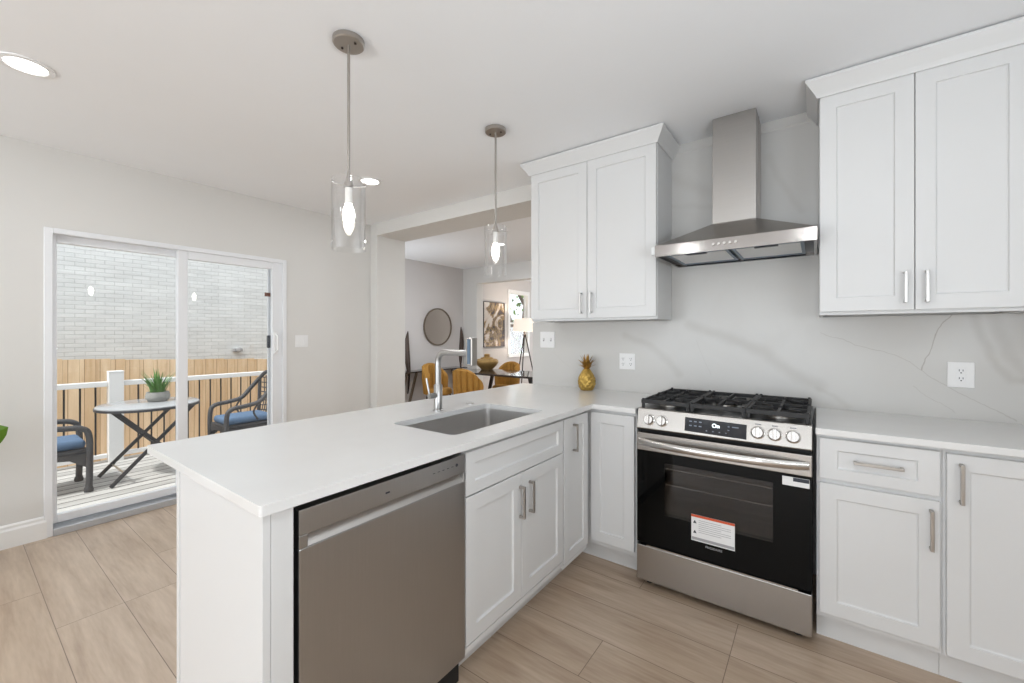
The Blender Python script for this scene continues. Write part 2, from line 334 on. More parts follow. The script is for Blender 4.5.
# ------------------------------------------------------------------ mesh helpers
class MB:
    def __init__(self): self.bm = bmesh.new()
    def quad(self, pts):
        try: self.bm.faces.new([self.bm.verts.new(p) for p in pts])
        except ValueError: pass
        return self
    def box(self, x0, x1, y0, y1, z0, z1, mtx=None):
        v = [Vector((x, y, z)) for z in (z0, z1) for y in (y0, y1) for x in (x0, x1)]
        if mtx: v = [mtx @ p for p in v]
        v = [self.bm.verts.new(p) for p in v]
        for f in ((0, 1, 3, 2), (4, 5, 7, 6), (0, 1, 5, 4), (2, 3, 7, 6), (0, 2, 6, 4), (1, 3, 7, 5)):
            self.bm.faces.new([v[i] for i in f])
        return self
    def prism(self, pts, d, cap=True):
        """polygon pts (3-D, planar) extruded by vector d"""
        d = Vector(d); a = [self.bm.verts.new(p) for p in pts]; b = [self.bm.verts.new(Vector(p) + d) for p in pts]
        n = len(pts)
        for i in range(n): self.bm.faces.new((a[i], a[(i + 1) % n], b[(i + 1) % n], b[i]))
        if cap: self.bm.faces.new(a); self.bm.faces.new(b)
        return self
    def loft(self, rings, closed=True, caps=True):
        R = [[self.bm.verts.new(p) for p in r] for r in rings]
        n = len(R[0])
        for a, b in zip(R, R[1:]):
            for i in range(n if closed else n - 1):
                self.bm.faces.new((a[i], a[(i + 1) % n], b[(i + 1) % n], b[i]))
        if caps and closed: self.bm.faces.new(R[0]); self.bm.faces.new(R[-1])
        return self
    def lathe(self, prof, c=(0, 0, 0), n=32, axis='Z', caps=True):
        c = Vector(c); rings = []
        for r, h in prof:
            ring = []
            for i in range(n):
                a = 2 * PI * i / n; u, v = r * math.cos(a), r * math.sin(a)
                p = {'Z': (u, v, h), 'Y': (u, h, v), 'X': (h, u, v)}[axis]
                ring.append(c + Vector(p))
            rings.append(ring)
        return self.loft(rings, True, caps)
    def tube(self, path, r, n=10, caps=True):
        path = [Vector(p) for p in path]; rr = r if isinstance(r, (list, tuple)) else [r] * len(path)
        rings = []; prev = None
        for i, p in enumerate(path):
            t = (path[min(i + 1, len(path) - 1)] - path[max(i - 1, 0)]).normalized()
            if prev is None:
                up = Vector((0, 0, 1)) if abs(t.z) < .9 else Vector((0, 1, 0))
                u = t.cross(up).normalized()
            else:
                u = (prev - t * prev.dot(t)).normalized()
            prev = u; w = t.cross(u)
            rings.append([p + (u * math.cos(2 * PI * k / n) + w * math.sin(2 * PI * k / n)) * rr[i] for k in range(n)])
        return self.loft(rings, True, caps)
    def bar(self, a, b, w, h, up=(0, 0, 1)):
        a, b, up = Vector(a), Vector(b), Vector(up); t = (b - a).normalized()
        s = t.cross(up).normalized() * w / 2; q = s.cross(t).normalized() * h / 2
        self.loft([[p + s + q, p - s + q, p - s - q, p + s - q] for p in (a, b)]); return self
    def build(self, name, m, parent=None, bevel=0, smooth=False, seg=2, angle=35):
        bmesh.ops.recalc_face_normals(self.bm, faces=self.bm.faces)
        me = bpy.data.meshes.new(name); self.bm.to_mesh(me); self.bm.free()
        me.materials.append(m)
        if smooth:
            me.polygons.foreach_set('use_smooth', [True] * len(me.polygons))
            me.set_sharp_from_angle(angle=math.radians(40))
        o = bpy.data.objects.new(name, me); COL.objects.link(o)
        if parent is not None:
            o.parent = parent
            if parent.type == 'EMPTY': o.location = -parent.location
        if bevel:
            bv = o.modifiers.new('bevel', 'BEVEL'); bv.width = bevel; bv.segments = seg; bv.limit_method = 'ANGLE'; bv.angle_limit = math.radians(angle)
            bv.harden_normals = False
        return o
def tag(o, label, cat, group=None, kind=None):
    o['label'] = label; o['category'] = cat
    if group: o['group'] = group
    if kind: o['kind'] = kind
    return o
def thing(name, label, cat, loc=(0, 0, 0), group=None, kind=None):
    o = bpy.data.objects.new(name, None); COL.objects.link(o); o.location = loc
    o.empty_display_size = .1
    if kind: o['kind'] = kind
    if label: tag(o, label, cat, group, kind)
    return o
def struct(name, mb, m, parent=None, **k):
    o = mb.build(name, m, parent, **k); o['kind'] = 'structure'; return o
def copy_tree(o, parent=None):
    c = o.copy(); COL.objects.link(c)
    if parent: c.parent = parent
    for ch in list(o.children): copy_tree(ch, c)
    return c
def text(name, body, loc, size, m, parent, rot=(PI / 2, 0, 0), align='CENTER', ext=.0004):
    cu = bpy.data.curves.new(name, 'FONT'); cu.body = body; cu.size = size; cu.extrude = ext
    cu.align_x = align; cu.align_y = 'CENTER'; cu.materials.append(m)
    o = bpy.data.objects.new(name, cu); COL.objects.link(o)
    o.rotation_euler = rot; o.parent = parent
    L = Vector(loc)
    if parent.type == 'EMPTY': L = L - parent.location
    o.location = L
    me = bpy.data.meshes.new_from_object(o)
    me.name = name
    q = bpy.data.objects.new(name, me); COL.objects.link(q); q.parent = parent; q.location = o.location; q.rotation_euler = o.rotation_euler
    bpy.data.objects.remove(o); bpy.data.curves.remove(cu)
    q.name = name
    return q
def arc(c, r, a0, a1, n, plane='XY', z=0):
    out = []
    for i in range(n + 1):
        a = a0 + (a1 - a0) * i / n; out.append((c[0] + r * math.cos(a), c[1] + r * math.sin(a)))
    return out

# ================================================================== SETTING
XW, CE = -2.976, 2.52
RX, FY = 2.3, -7.0           # right wall, wall behind the camera
LX = -4.27                   # dining and living left wall
fl = MB().box(XW - .10, RX, FY, .39, -.05, 0).box(LX, RX, .39, 7.6, -.05, 0)
struct('floor', fl, M['floor'])
struct('ceiling', MB().box(XW - .12, RX + .1, FY - .1, .39, CE, CE + .12).box(LX - .12, RX + .1, .39, 7.7, CE, CE + .12), M['ceil'])
# left kitchen wall with the sliding door opening
DY0, DY1, DZ = -2.4215, -.9079, 2.0
struct('wall_left', MB().box(XW - .12, XW, FY - .1, DY0, -.05, CE).box(XW - .12, XW, DY1, .39, -.05, CE).box(XW - .12, XW, DY0, DY1, DZ, CE), M['wall'])
struct('wall_left_stub', MB().box(XW, -2.857, 0, .39, 0, CE), M['wall'], bevel=.006)
struct('wall_rear', MB().box(-.807, RX, 0, .39, 0, CE), M['wall'])
struct('wall_opening_header', MB().box(-2.857, -.807, 0, .39, 2.392, CE), M['wall'])
struct('wall_right', MB().box(RX, RX + .1, FY - .1, 7.7, 0, CE), M['wall'])
# wall behind the camera, its opening added for the fill light
fw = MB()
for x0, x1, z0, z1 in ((XW - .12, -2.7, 0, CE), (1.7, RX, 0, CE), (-2.7, 1.7, 0, .3), (-2.7, 1.7, 2.05, CE)):
    fw.box(x0, x1, FY - .1, FY, z0, z1)
struct('wall_front', fw, M['wall'])
# dining / living walls
WY0, WY1, WZ0, WZ1 = 4.33, 5.05, .87, 2.22
struct('wall_dining_left', MB().box(LX - .12, LX, .27, WY0, 0, CE).box(LX - .12, LX, WY1, 7.7, 0, CE).box(LX - .12, LX, WY0, WY1, 0, WZ0).box(LX - .12, LX, WY0, WY1, WZ1, CE), M['dining_wall'])
struct('wall_dining_return', MB().box(LX, XW - .12, .27, .39, 0, CE), M['dining_wall'])
f = MB()
f.box(-4.2, -4.13, .391, .405, .87, 2.15).box(-3.23, -3.16, .391, .405, .87, 2.15).box(-4.13, -3.23, .391, .405, 2.08, 2.15).box(-4.2, -3.16, .391, .42, .80, .87)
struct('assumed_window_deck', f, M['trim'])  # unseen, assumed window: frame set on the solid return wall for the fill
struct('wall_dining_rear', MB().box(LX, -3.94, 2.90, 3.08, 0, CE).box(-3.94, RX, 2.90, 3.08, 2.235, CE), M['wall'])
struct('wall_living_rear', MB().box(LX, RX, 7.6, 7.7, 0, CE), M['dining_wall'])
# baseboards
def baseboard(name, x0, y0, x1, y1, nx, ny):
    mb = MB(); prof = [(0, 0), (.016, 0), (.016, .105), (.011, .118), (.011, .132), (.004, .142), (0, .142)]
    mb.loft([[(x + nx * d, y + ny * d, z) for d, z in prof] for x, y in ((x0, y0), (x1, y1))])
    return struct(name, mb, M['trim'])
baseboard('baseboard_left', XW, FY, XW, DY0 + .012, 1, 0)
baseboard('baseboard_left.001', XW, DY1, XW, 0, 1, 0)
baseboard('baseboard_rear', XW, 0, -2.857, 0, 0, -1)
baseboard('baseboard_dining', LX, .39, LX, 2.9, 1, 0)
baseboard('baseboard_living', LX, 3.08, LX, 7.6, 1, 0)

# sliding glass door
d = thing('door_1', None, None, (XW, (DY0 + DY1) / 2, 0), kind='structure')
f = MB()
f.box(XW - .125, XW + .012, DY0, DY0 + .04, .0, DZ).box(XW - .125, XW + .012, DY1 - .035, DY1, .0, DZ)
f.box(XW - .125, XW + .012, DY0 + .04, DY1 - .035, DZ - .035, DZ)
f.box(XW - .125, XW - .10, DY1 - .115, DY1 - .0351, .0601, DZ - .0351)
f.build('door_frame', M['vinyl'], d, bevel=.004)
MB().box(XW - .14, XW + .016, DY0 + .0401, DY1 - .0351, .0, .045).box(XW - .14, XW - .10, DY0 + .0401, DY1 - .0351, .045, .055).build('door_sill', M['alu'], d, bevel=.003)
def sash(name, x0, x1, y0, y1, z0, z1, st, top, bot, stR=None):
    stR = stR or st
    p = MB().box(x0, x1, y0, y0 + st, z0, z1).box(x0, x1, y1 - stR, y1, z0, z1).box(x0, x1, y0 + st, y1 - stR, z1 - top, z1).box(x0, x1, y0 + st, y1 - stR, z0, z0 + bot).build(name, M['vinyl'], d, bevel=.004)
    xc = (x0 + x1) / 2
    MB().box(xc - .004, xc + .004, y0 + st - .005, y1 - stR + .005, z0 + bot - .005, z1 - top + .005).build('glass_pane', M['pane'], p)
    return p
sash('fixed_panel', XW - .095, XW - .055, DY0 + .035, -1.655, .06, DZ - .03, .03, .055, .055, .06)
sl = sash('sliding_panel', XW - .045, XW - .005, -1.725, DY1 - .035, .055, DZ - .033, .065, .065, .075, .085)
hb = MB().box(XW - .005, XW + .010, -1.018, -.988, 1.13, 1.33)
hb.tube([(XW + .005, -1.003, 1.15), (XW + .045, -1.003, 1.165), (XW + .045, -1.003, 1.295), (XW + .005, -1.003, 1.31)], .008)
hb.build('pull_handle', M['white'], sl, bevel=.002)
MB().box(XW - .05, XW - .044, -1.075, -1.0, 1.655, 1.69).build('brown_tag', M['brownsticker'], sl)
MB().box(XW - .075, XW - .046, -1.05, -1.02, 1.185, 1.30).build('outer_handle', M['darkink'], sl, bevel=.008)

# living room window
w = thing('window_1', None, None, (LX, 4.69, WZ0), kind='structure')
f = MB()
f.box(LX - .1, LX + .015, WY0 - .05, WY0 + .03, WZ0 + .02, WZ1 + .05).box(LX - .1, LX + .015, WY1 - .03, WY1 + .05, WZ0 + .02, WZ1 + .05)
f.box(LX - .1, LX + .015, WY0 + .03, WY1 - .03, WZ1 - .03, WZ1 + .05).box(LX - .1, LX + .03, WY0 - .05, WY1 + .05, WZ0 - .05, WZ0 + .02)
f.build('window_frame', M['trim'], w, bevel=.004)
sa = MB().box(LX - .07, LX - .03, WY0, WY1, 1.53, 1.57).box(LX - .07, LX - .03, WY0 + .03, WY0 + .06, WZ0, WZ1).box(LX - .07, LX - .03, WY1 - .06, WY1 - .03, WZ0, WZ1).build('sash', M['trim'], w)
MB().box(LX - .055, LX - .05, WY0 + .04, WY1 - .04, WZ0, WZ1 - .02).build('window_pane', M['pane'], sa)

# frame of the added window behind the camera, made for the fill light
f = MB()
f.box(-2.7, -2.65, FY - .08, FY + .01, .3, 2.05).box(1.65, 1.7, FY - .08, FY + .01, .3, 2.05).box(-2.65, 1.65, FY - .08, FY + .01, 2.0, 2.05).box(-2.65, 1.65, FY - .08, FY + .03, .3, .35).box(-.53, -.47, FY - .08, FY + .01, .35, 2.0)
struct('fill_window_front', f, M['trim'])
for nm_, ya, yb, za, zb in (('fill_window_right', -3.6, -1.8, .95, 1.95), ('fill_window_dining', .7, 2.5, .65, 1.95)):  # added window frames on the solid right wall, around the fill lights
    f = MB(); x0 = RX - .03; x1 = RX - .001
    f.box(x0, x1, ya - .07, ya, za, zb).box(x0, x1, yb, yb + .07, za, zb).box(x0, x1, ya - .07, yb + .07, zb, zb + .07).box(x0 - .02, x1, ya - .07, yb + .07, za - .07, za)
    f.box(x0 + .01, x1, ya, yb, (za + zb) / 2 - .02, (za + zb) / 2 + .02)
    struct(nm_, f, M['trim'])

# ================================================================== OUTSIDE
DK = -.10
struct('deck_floor', MB().box(-5.42, XW - .14, -4.6, .27, DK - .04, DK), M['deck'])
struct('yard_ground', MB().box(-16, -3.1, -8, 14, -1.0, -.9).box(-22, 3, 7.8, 24, -1.0, -.9), M['ground'])
bw = MB().box(-7.9, -7.6, -7.5, 3.0, -.9, 3.5)
struct('wall_neighbour_brick', bw, M['brick'])
# cedar fence
fe = thing('wood_fence', 'natural cedar board fence standing in front of the white brick wall', 'fence', (-6.5, -1.0, -.9))
mb = MB(); y = -7.0; k = 0
while y < 2.6:
    ztop = 1.0 - .044 * (y + 1.95) + random.uniform(-.006, .006)
    x = -6.5 + random.uniform(-.004, .004)
    mb.prism([(x, y + .001, -.9), (x, y + .144, -.9), (x, y + .144, ztop - .008), (x, y + .136, ztop), (x, y + .009, ztop), (x, y + .001, ztop - .008)], (-.018, 0, 0))
    y += .145; k += 1
mb.build('board_panel', M['fence'], fe)
MB().bar((-6.54, -7, .66), (-6.54, 2.6, .26), .04, .09).bar((-6.54, -7, -.5), (-6.54, 2.6, -.6), .04, .09).build('back_rail', M['fence'], fe)
# deck railing
RXX = -5.3
rl = thing('deck_railing', 'white deck railing with black balusters along the outer deck edge', 'railing', (RXX, -1.66, DK))
MB().box(RXX - .05, RXX + .05, -1.725, -1.6, DK, .885).box(RXX - .052, RXX + .052, -1.727, -1.598, .885, .903).build('post', M['white'], rl, bevel=.004)
MB().box(RXX - .05, RXX + .05, .17, .27, DK, .885).build('post', M['white'], rl, bevel=.004)
MB().box(RXX - .05, RXX + .05, -4.5, -4.4, DK, .885).build('post', M['white'], rl, bevel=.004)
MB().box(RXX - .035, RXX + .035, -4.4, -1.73, .735, .79).build('top_rail', M['white'], rl, bevel=.006)
MB().box(RXX - .035, RXX + .035, -1.595, .17, .735, .79).build('top_rail', M['white'], rl, bevel=.006)
MB().box(RXX - .025, RXX + .025, -4.4, -1.73, -.05, -.005).build('bottom_rail', M['white'], rl, bevel=.006)
MB().box(RXX - .025, RXX + .025, -1.595, .17, -.05, -.005).build('bottom_rail', M['white'], rl, bevel=.006)
y = -4.3
while y < .15:
    if not -1.76 < y < -1.57:
        MB().tube([(RXX, y, -.01), (RXX, y, .74)], .0085, 8).build('baluster', M['black'], rl, smooth=True)
    y += .118
# bistro table
bt = thing('bistro_table', 'round grey folding bistro table with crossed dark legs on the deck', 'table', (-4.4, -1.57, DK))
MB().lathe([(.0, .598), (.385, .598), (.40, .605), (.40, .615), (.39, .622), (0, .622)], (-4.4, -1.57, 0), 48, caps=False).build('tabletop', M['bistro'], bt, smooth=True)
MB().lathe([(.395, .585), (.405, .585), (.405, .606), (.395, .606), (.395, .585)], (-4.4, -1.57, 0), 48, caps=False).build('rim', M['anthracite'], bt, smooth=True)
for x in (-4.66, -4.17):
    MB().bar((x, -1.90, DK + .01), (x, -1.27, .59), .03, .018, (1, 0, 0)).build('leg', M['anthracite'], bt)
for x in (-4.62, -4.21):
    MB().bar((x, -1.25, DK + .01), (x, -1.86, .59), .03, .018, (1, 0, 0)).build('leg', M['anthracite'], bt)
MB().tube([(-4.66, -1.80, .01), (-4.17, -1.80, .01)], .008, 8).build('stretcher', M['nickel_l'], bt, smooth=True)
MB().tube([(-4.66, -1.57, .256), (-4.17, -1.57, .256)], .008, 8).build('pivot_rod', M['anthracite'], bt, smooth=True)
# potted grass on the bistro table
pp = thing('potted_plant', 'spiky green grass plant in a grey clay pot on the bistro table', 'plant', (-4.47, -1.49, .622))
MB().lathe([(.0, .622), (.075, .622), (.098, .65), (.102, .68), (.092, .705), (.092, .718), (.08, .718), (.08, .69), (0, .69)], (-4.47, -1.49, 0), 32, caps=False).build('pot', M['concrete'], pp, smooth=True)
MB().lathe([(0, .70), (.08, .70)], (-4.47, -1.49, 0), 24, caps=False).build('soil', M['soil'], pp)
mb = MB()
for k in range(85):
    a = random.uniform(0, 2 * PI); r0 = random.uniform(0, .06); ln = random.uniform(.13, .27); lean = random.uniform(.05, .9)
    wv = random.uniform(.006, .011); ca, sa_ = math.cos(a), math.sin(a); pts = []
    for i in range(6):
        t = i / 5; th = lean * t * 1.2
        r = r0 + ln * (t * math.sin(lean * .5 + th * .35)); z = .70 + ln * t * math.cos(lean * .45 + th * .3)
        ww = wv * (1 - t) ** .7 + .0008
        pts.append(((-4.47 + ca * r - sa_ * ww, -1.49 + sa_ * r + ca * ww, z), (-4.47 + ca * r + sa_ * ww, -1.49 + sa_ * r - ca * ww, z)))
    for (p, q), (p2, q2) in zip(pts, pts[1:]): mb.quad([p, q, q2, p2])
mb.build('leaves', M['grassleaf'], pp, smooth=True)

# wicker armchairs
def wicker_chair(label):
    t = thing('wicker_armchair', label, 'chair', (0, 0, 0), 'wicker armchairs on the deck')
    def rnd(pts, n=6):   # smooth a polyline (Catmull-Rom)
        P = [Vector(p) for p in pts]; P = [P[0] * 2 - P[1]] + P + [P[-1] * 2 - P[-2]]; out = []
        for i in range(1, len(P) - 2):
            for j in range(n):
                s = j / n; a, b, c, e = P[i - 1:i + 3]
                out.append(.5 * ((2 * b) + (c - a) * s + (2 * a - 5 * b + 4 * c - e) * s * s + (3 * b - a - 3 * c + e) * s ** 3))
        out.append(P[-2]); return out
    for s in (-1, 1):
        MB().tube(rnd([(s * .23, -.27, .0), (s * .235, -.275, .25), (s * .24, -.27, .50), (s * .245, -.22, .575), (s * .25, -.08, .595), (s * .25, .06, .63), (s * .24, .16, .74), (s * .20, .25, .86)]), .024, 10).build('arm', M['wicker'], t, smooth=True)
        MB().lathe([(.0, 0), (.03, 0), (.034, .02), (.027, .045), (0, .045)], (s * .23, -.27, 0), 14, caps=False).build('foot', M['wicker'], t, smooth=True)
        MB().tube(rnd([(s * .21, .27, .0), (s * .205, .24, .3), (s * .20, .245, .6), (s * .20, .25, .86)]), .02, 10).build('leg', M['wicker'], t, smooth=True)
        MB().tube(rnd([(s * .23, .05, .42), (s * .245, .0, .52), (s * .25, .06, .62)]), .010, 8).build('arm_brace', M['wicker'], t, smooth=True)
    MB().tube(rnd([(-.20, .25, .86), (-.12, .28, .93), (0, .29, .95), (.12, .28, .93), (.20, .25, .86)]), .023, 10).build('top_rail', M['wicker'], t, smooth=True)
    mb = MB()
    for k in range(8):
        z = .46 + k * .058; b = .01 * math.sin(k)
        mb.tube(rnd([(-.21, .245, z), (-.1, .29, z + b), (0, .30, z), (.1, .29, z - b), (.21, .245, z)]), .007, 6)
    for k in range(-3, 4):
        mb.tube([(k * .055, .25, .40), (k * .053, .29, .62), (k * .052, .283, .935 - abs(k) * .02)], .006, 6)
    mb.build('back_weave', M['wicker'], t, smooth=True)
    MB().box(-.225, .225, -.27, .25, .345, .385).build('seat_frame', M['wicker'], t, bevel=.012)
    MB().prism([(-.225, -.275, .35), (-.225, -.275, .27), (-.15, -.275, .305), (0, -.275, .32), (.15, -.275, .305), (.225, -.275, .27), (.225, -.275, .35)], (0, .015, 0)).build('front_apron', M['wicker'], t)
    for s in (-1, 1):
        MB().prism([(s * .225, -.26, .35), (s * .225, -.26, .22), (s * .225, -.15, .30), (s * .225, 0, .32), (s * .225, .24, .30), (s * .225, .24, .35)], (s * .012, 0, 0)).build('side_apron', M['wicker'], t)
    cu = MB().box(-.20, .20, -.26, .235, .385, .465).build('seat_cushion', M['cushion'], t, bevel=.035, seg=4)
    return t
ch = wicker_chair('dark wicker armchair with blue cushion near the sliding door handle, facing left')
ch2 = copy_tree(ch)
ch.location = (-4.47, -.68, DK)
ch2.location = (-4.47, -2.30, DK); ch2.rotation_euler = (0, 0, PI)
ch2['label'] = 'dark wicker armchair with blue cushion cut off by the left door jamb'
vt = MB().box(-7.6, -7.52, .33, .47, 1.0, 1.05).lathe([(.03, -7.58), (.045, -7.50), (.045, -7.47), (.02, -7.46)], (0, .40, 1.03), 16, 'X').build('wall_vent', M['greyink'], None, bevel=.004)
tag(vt, 'small grey vent on the white brick wall just above the cedar fence', 'vent')

# tree and house seen through the living room window
tr = thing('leafy_tree', 'bare-branched tree with bright green leaves outside the far living room window', 'tree', (-7.2, 8.75, -.9))
mb = MB()
def limb(p, dirv, ln, r, depth):
    p = Vector(p); q = p + Vector(dirv) * ln; mid = (p + q) / 2 + Vector((random.uniform(-.1, .1), random.uniform(-.1, .1), 0)) * ln
    mb.tube([p, mid, q], [r, r * .85, r * .7], 8)
    tips.append(q)
    if depth:
        for k in range(3):
            dv = (Vector(dirv) + Vector((random.uniform(-.8, .8), random.uniform(-.8, .8), random.uniform(-.1, .5)))).normalized()
            limb(q, dv, ln * .72, r * .62, depth - 1)
tips = []
limb((-7.2, 8.75, -.9), (0, 0, 1), 2.0, .16, 3)
mb.build('trunk', M['bark'], tr, smooth=True)
mb = MB()
for t_ in tips:
    for k in range(26):
        c = t_ + Vector((random.gauss(0, .3), random.gauss(0, .3), random.gauss(.05, .25)))
        u = Vector((random.uniform(-1, 1), random.uniform(-1, 1), random.uniform(-1, 1))).normalized() * .07
        v = u.orthogonal().normalized() * .04
        mb.quad([c - u, c + v, c + u, c - v])
mb.build('foliage', M['treeleaf'], tr)
hs = thing('neighbour_house', 'lilac sided house with grey roof seen low through the far living room window', 'house', (-13, 15.8, -.9))
MB().box(-15.5, -12.5, 13.2, 18.4, -.9, 1.3).build('walls', M['siding'], hs)
MB().prism([(-15.7, 13.0, 1.3), (-12.3, 13.0, 1.3), (-14, 13.0, 2.1)], (0, 5.6, 0)).build('roof', M['roof'], hs)
for y_ in (13.9, 15.4, 16.9):
    wf = MB().box(-12.5, -12.45, y_, y_ + .7, .0, 1.1).build('window_frame', M['white'], hs)
    MB().box(-12.46, -12.44, y_ + .06, y_ + .64, .06, 1.04).build('window_pane', M['winglass'], wf)

# ================================================================== KITCHEN
CZ0, CZ1, D = .8875, .914, .636
def counter(name, outer, hole, label):
    bm = bmesh.new(); edges = []
    for loop in ([outer] + ([hole] if hole else [])):
        vs = [bm.verts.new((x, y, CZ1)) for x, y in loop]
        edges += [bm.edges.new((vs[i], vs[(i + 1) % len(vs)])) for i in range(len(vs))]
    res = bmesh.ops.triangle_fill(bm, edges=edges, use_beauty=True)
    faces = [g for g in res['geom'] if isinstance(g, bmesh.types.BMFace)]
    ex = bmesh.ops.extrude_face_region(bm, geom=faces)
    bmesh.ops.translate(bm, verts=[g for g in ex['geom'] if isinstance(g, bmesh.types.BMVert)], vec=(0, 0, CZ0 - CZ1))
    mb = MB(); mb.bm = bm
    o = mb.build(name, M['quartz'], None, bevel=.003)
    return tag(o, label, 'countertop')
def rrect(x0, x1, y0, y1, r, n=5):
    out = []
    for cx, cy, a in ((x1 - r, y1 - r, 0), (x0 + r, y1 - r, PI / 2), (x0 + r, y0 + r, PI), (x1 - r, y0 + r, 1.5 * PI)):
        out += arc((cx, cy), r, a, a + PI / 2, n)
    return out
SX0, SX1, SY0, SY1 = -.497, -.112, -1.63, -.965
r = .009
outer = arc((0 - r, -2.3775 + r), r, -PI / 2, 0, 4) + [(0, -D), (.2495, -D), (.2495, -.021), (-.805, -.021), (-.896, -.021)] + arc((-.896 + .012, -2.3775 + .012), .012, PI, 1.5 * PI, 4)
counter('countertop', outer, rrect(SX0, SX1, SY0, SY1, .03), 'white quartz L-shaped countertop of the peninsula with the sink cutout')
counter('countertop', [(1.0217, -D), (2.29, -D), (2.29, -.021), (1.0217, -.021)], None, 'short white quartz countertop to the right of the stove')
# backsplash
bs = MB().box(-.807, RX - .002, -.02, -.0005, CZ1 - .03, 1.40).box(.25, 1.036, -.02, -.0005, 1.40, 2.46)
tag(bs.build('backsplash', M['marble']), 'full-height white backsplash slab with grey veins behind the stove', 'backsplash')
struct('trim_1', MB().prism([(.25, -.0005, 2.4605), (.25, -.017, 2.4605), (.25, -.022, 2.47), (.25, -.022, CE), (.25, -.0005, CE)], (.786, 0, 0)), M['marble'])

# --- cabinet helpers: face mappings (u along the run, z up, d outward)
def fY(y0): return lambda u, z, dd: (u, y0 - dd, z)        # front faces -Y
def fX(x0): return lambda u, z, dd: (x0 + dd, u, z)        # front faces +X
def shaker(f, u0, u1, z0, z1, fw=.058, th=.02, rec=.009, lip=.006, fz=None):
    fz = fz or fw
    def ring(a, b, dd): return [f(u0 + a, z0 + b, dd), f(u1 - a, z0 + b, dd), f(u1 - a, z1 - b, dd), f(u0 + a, z1 - b, dd)]
    e = .0015
    rings = [ring(0, 0, 0), ring(0, 0, th - e), ring(e, e, th), ring(fw, fz, th), ring(fw + lip * .35, fz + lip * .35, th - rec * .75), ring(fw + lip, fz + lip, th - rec)]
    return MB().loft(rings)
def bar_handle(f, u, z, ln, vertical=True, proj=.03, w=.011, base=.02):
    mb = MB()
    def bx(ua, ub, za, zb, da, db):
        v = [mb.bm.verts.new(f(uu, zz, dd)) for dd in (da, db) for zz in (za, zb) for uu in (ua, ub)]
        for q in ((0, 1, 3, 2), (4, 5, 7, 6), (0, 1, 5, 4), (2, 3, 7, 6), (0, 2, 6, 4), (1, 3, 7, 5)): mb.bm.faces.new([v[i] for i in q])
    h = ln / 2; b = base
    if vertical:
        bx(u - w / 2, u + w / 2, z - h, z + h, b + proj - .008, b + proj)
        for s in (-1, 1): bx(u - w / 2, u + w / 2, z + s * h - (w if s > 0 else 0), z + s * h + (w if s < 0 else 0), b - .0005, b + proj - .008)
    else:
        bx(u - h, u + h, z - w / 2, z + w / 2, b + proj - .008, b + proj)
        for s in (-1, 1): bx(u + s * h - (w if s > 0 else 0), u + s * h + (w if s < 0 else 0), z - w / 2, z + w / 2, b - .0005, b + proj - .008)
    return mb
def door(f, parent, u0, u1, z0, z1, hu=None, hz=None, hl=.14, hv=True, name='door', fw=.058, hm='nickel', fz=None):
    o = shaker(f, u0, u1, z0, z1, fw, fz=fz).build(name, M['cab'], parent)
    if hu is not None:
        bar_handle(f, hu, hz, hl, hv).build('handle', M[hm], o, bevel=.0015)
    return o
# peninsula run, fronts face +X at X=-.02 (carcass front -.04)
fx = fX(-.04)
ep = thing('end_panel', 'white panel closing the near end of the peninsula beside the dishwasher', 'panel', (-.33, -2.35, 0))
MB().box(-.589, -.02, -2.364, -2.345, 0, CZ0).build('side_panel', M['cab'], ep, bevel=.0015)
MB().box(-.045, -.0195, -2.3445, -2.292, 0, CZ0).build('filler_stile', M['cab'], ep, bevel=.001)
MB().box(-.614, -.590, -2.367, -2.33, 0, CZ0).build('corner_trim', M['cab'], ep, bevel=.003)
bpn = MB().box(-.638, -.6205, -2.329, -.022, 0, CZ0).build('back_panel', M['cab'], None, bevel=.001)
tag(bpn, 'white panel closing the dining side of the peninsula under the counter overhang', 'panel')
# dishwasher
dw = thing('dishwasher', 'dark stainless steel dishwasher built into the peninsula end', 'dishwasher', (-.3, -1.973, 0))
Y0, Y1 = -2.279, -1.669
MB().box(-.6, -.055, Y0 - .010, Y1 + .004, .012, .872).build('tub', M['blackgap'], dw)
df = MB()
prof = [(-.055, .125), (-.0175, .125), (-.0175, .762), (-.021, .768), (-.044, .792), (-.044, .801), (-.055, .801)]
MB().prism([(-.055, Y0, .118), (-.018, Y0, .118), (-.018, Y0, .768), (-.022, Y0, .768), (-.055, Y0, .768)], (0, Y1 - Y0, 0)).build('door_panel', M['steel_dw'], dw, bevel=.003)
ctl = MB().box(-.055, -.018, Y0, Y1, .801, .866).box(-.055, -.018, Y0, Y0 + .023, .768, .801).box(-.055, -.018, Y1 - .008, Y1, .768, .801).build('control_panel', M['steel_dw'], dw, bevel=.002)
MB().prism([(-.0545, Y0 + .023, .801), (-.0545, Y0 + .023, .7685), (-.020, Y0 + .023, .7685), (-.052, Y0 + .023, .801)], (0, Y1 - Y0 - .031, 0)).build('handle_pocket', M['steel_dwl'], dw)
for k in range(6):
    y_ = Y1 - .045 - k * .022
    if k == 0: MB().lathe([(0, -.018), (.006, -.018), (.006, -.0172), (0, -.0172)], (0, y_, .838), 12, 'X', caps=False).build('power_button', M['darkink'], ctl)
    else: MB().box(-.0182, -.0175, y_ - .005, y_ + .005, .836, .838).build('touch_mark', M['darkink'], ctl)
MB().box(-.0182, -.0175, -2.02, -2.005, .828, .833).build('touch_mark', M['darkink'], ctl)
MB().box(-.10, -.085, Y0, Y1, .0, .114).build('toe_kick', M['blackgap'], dw)
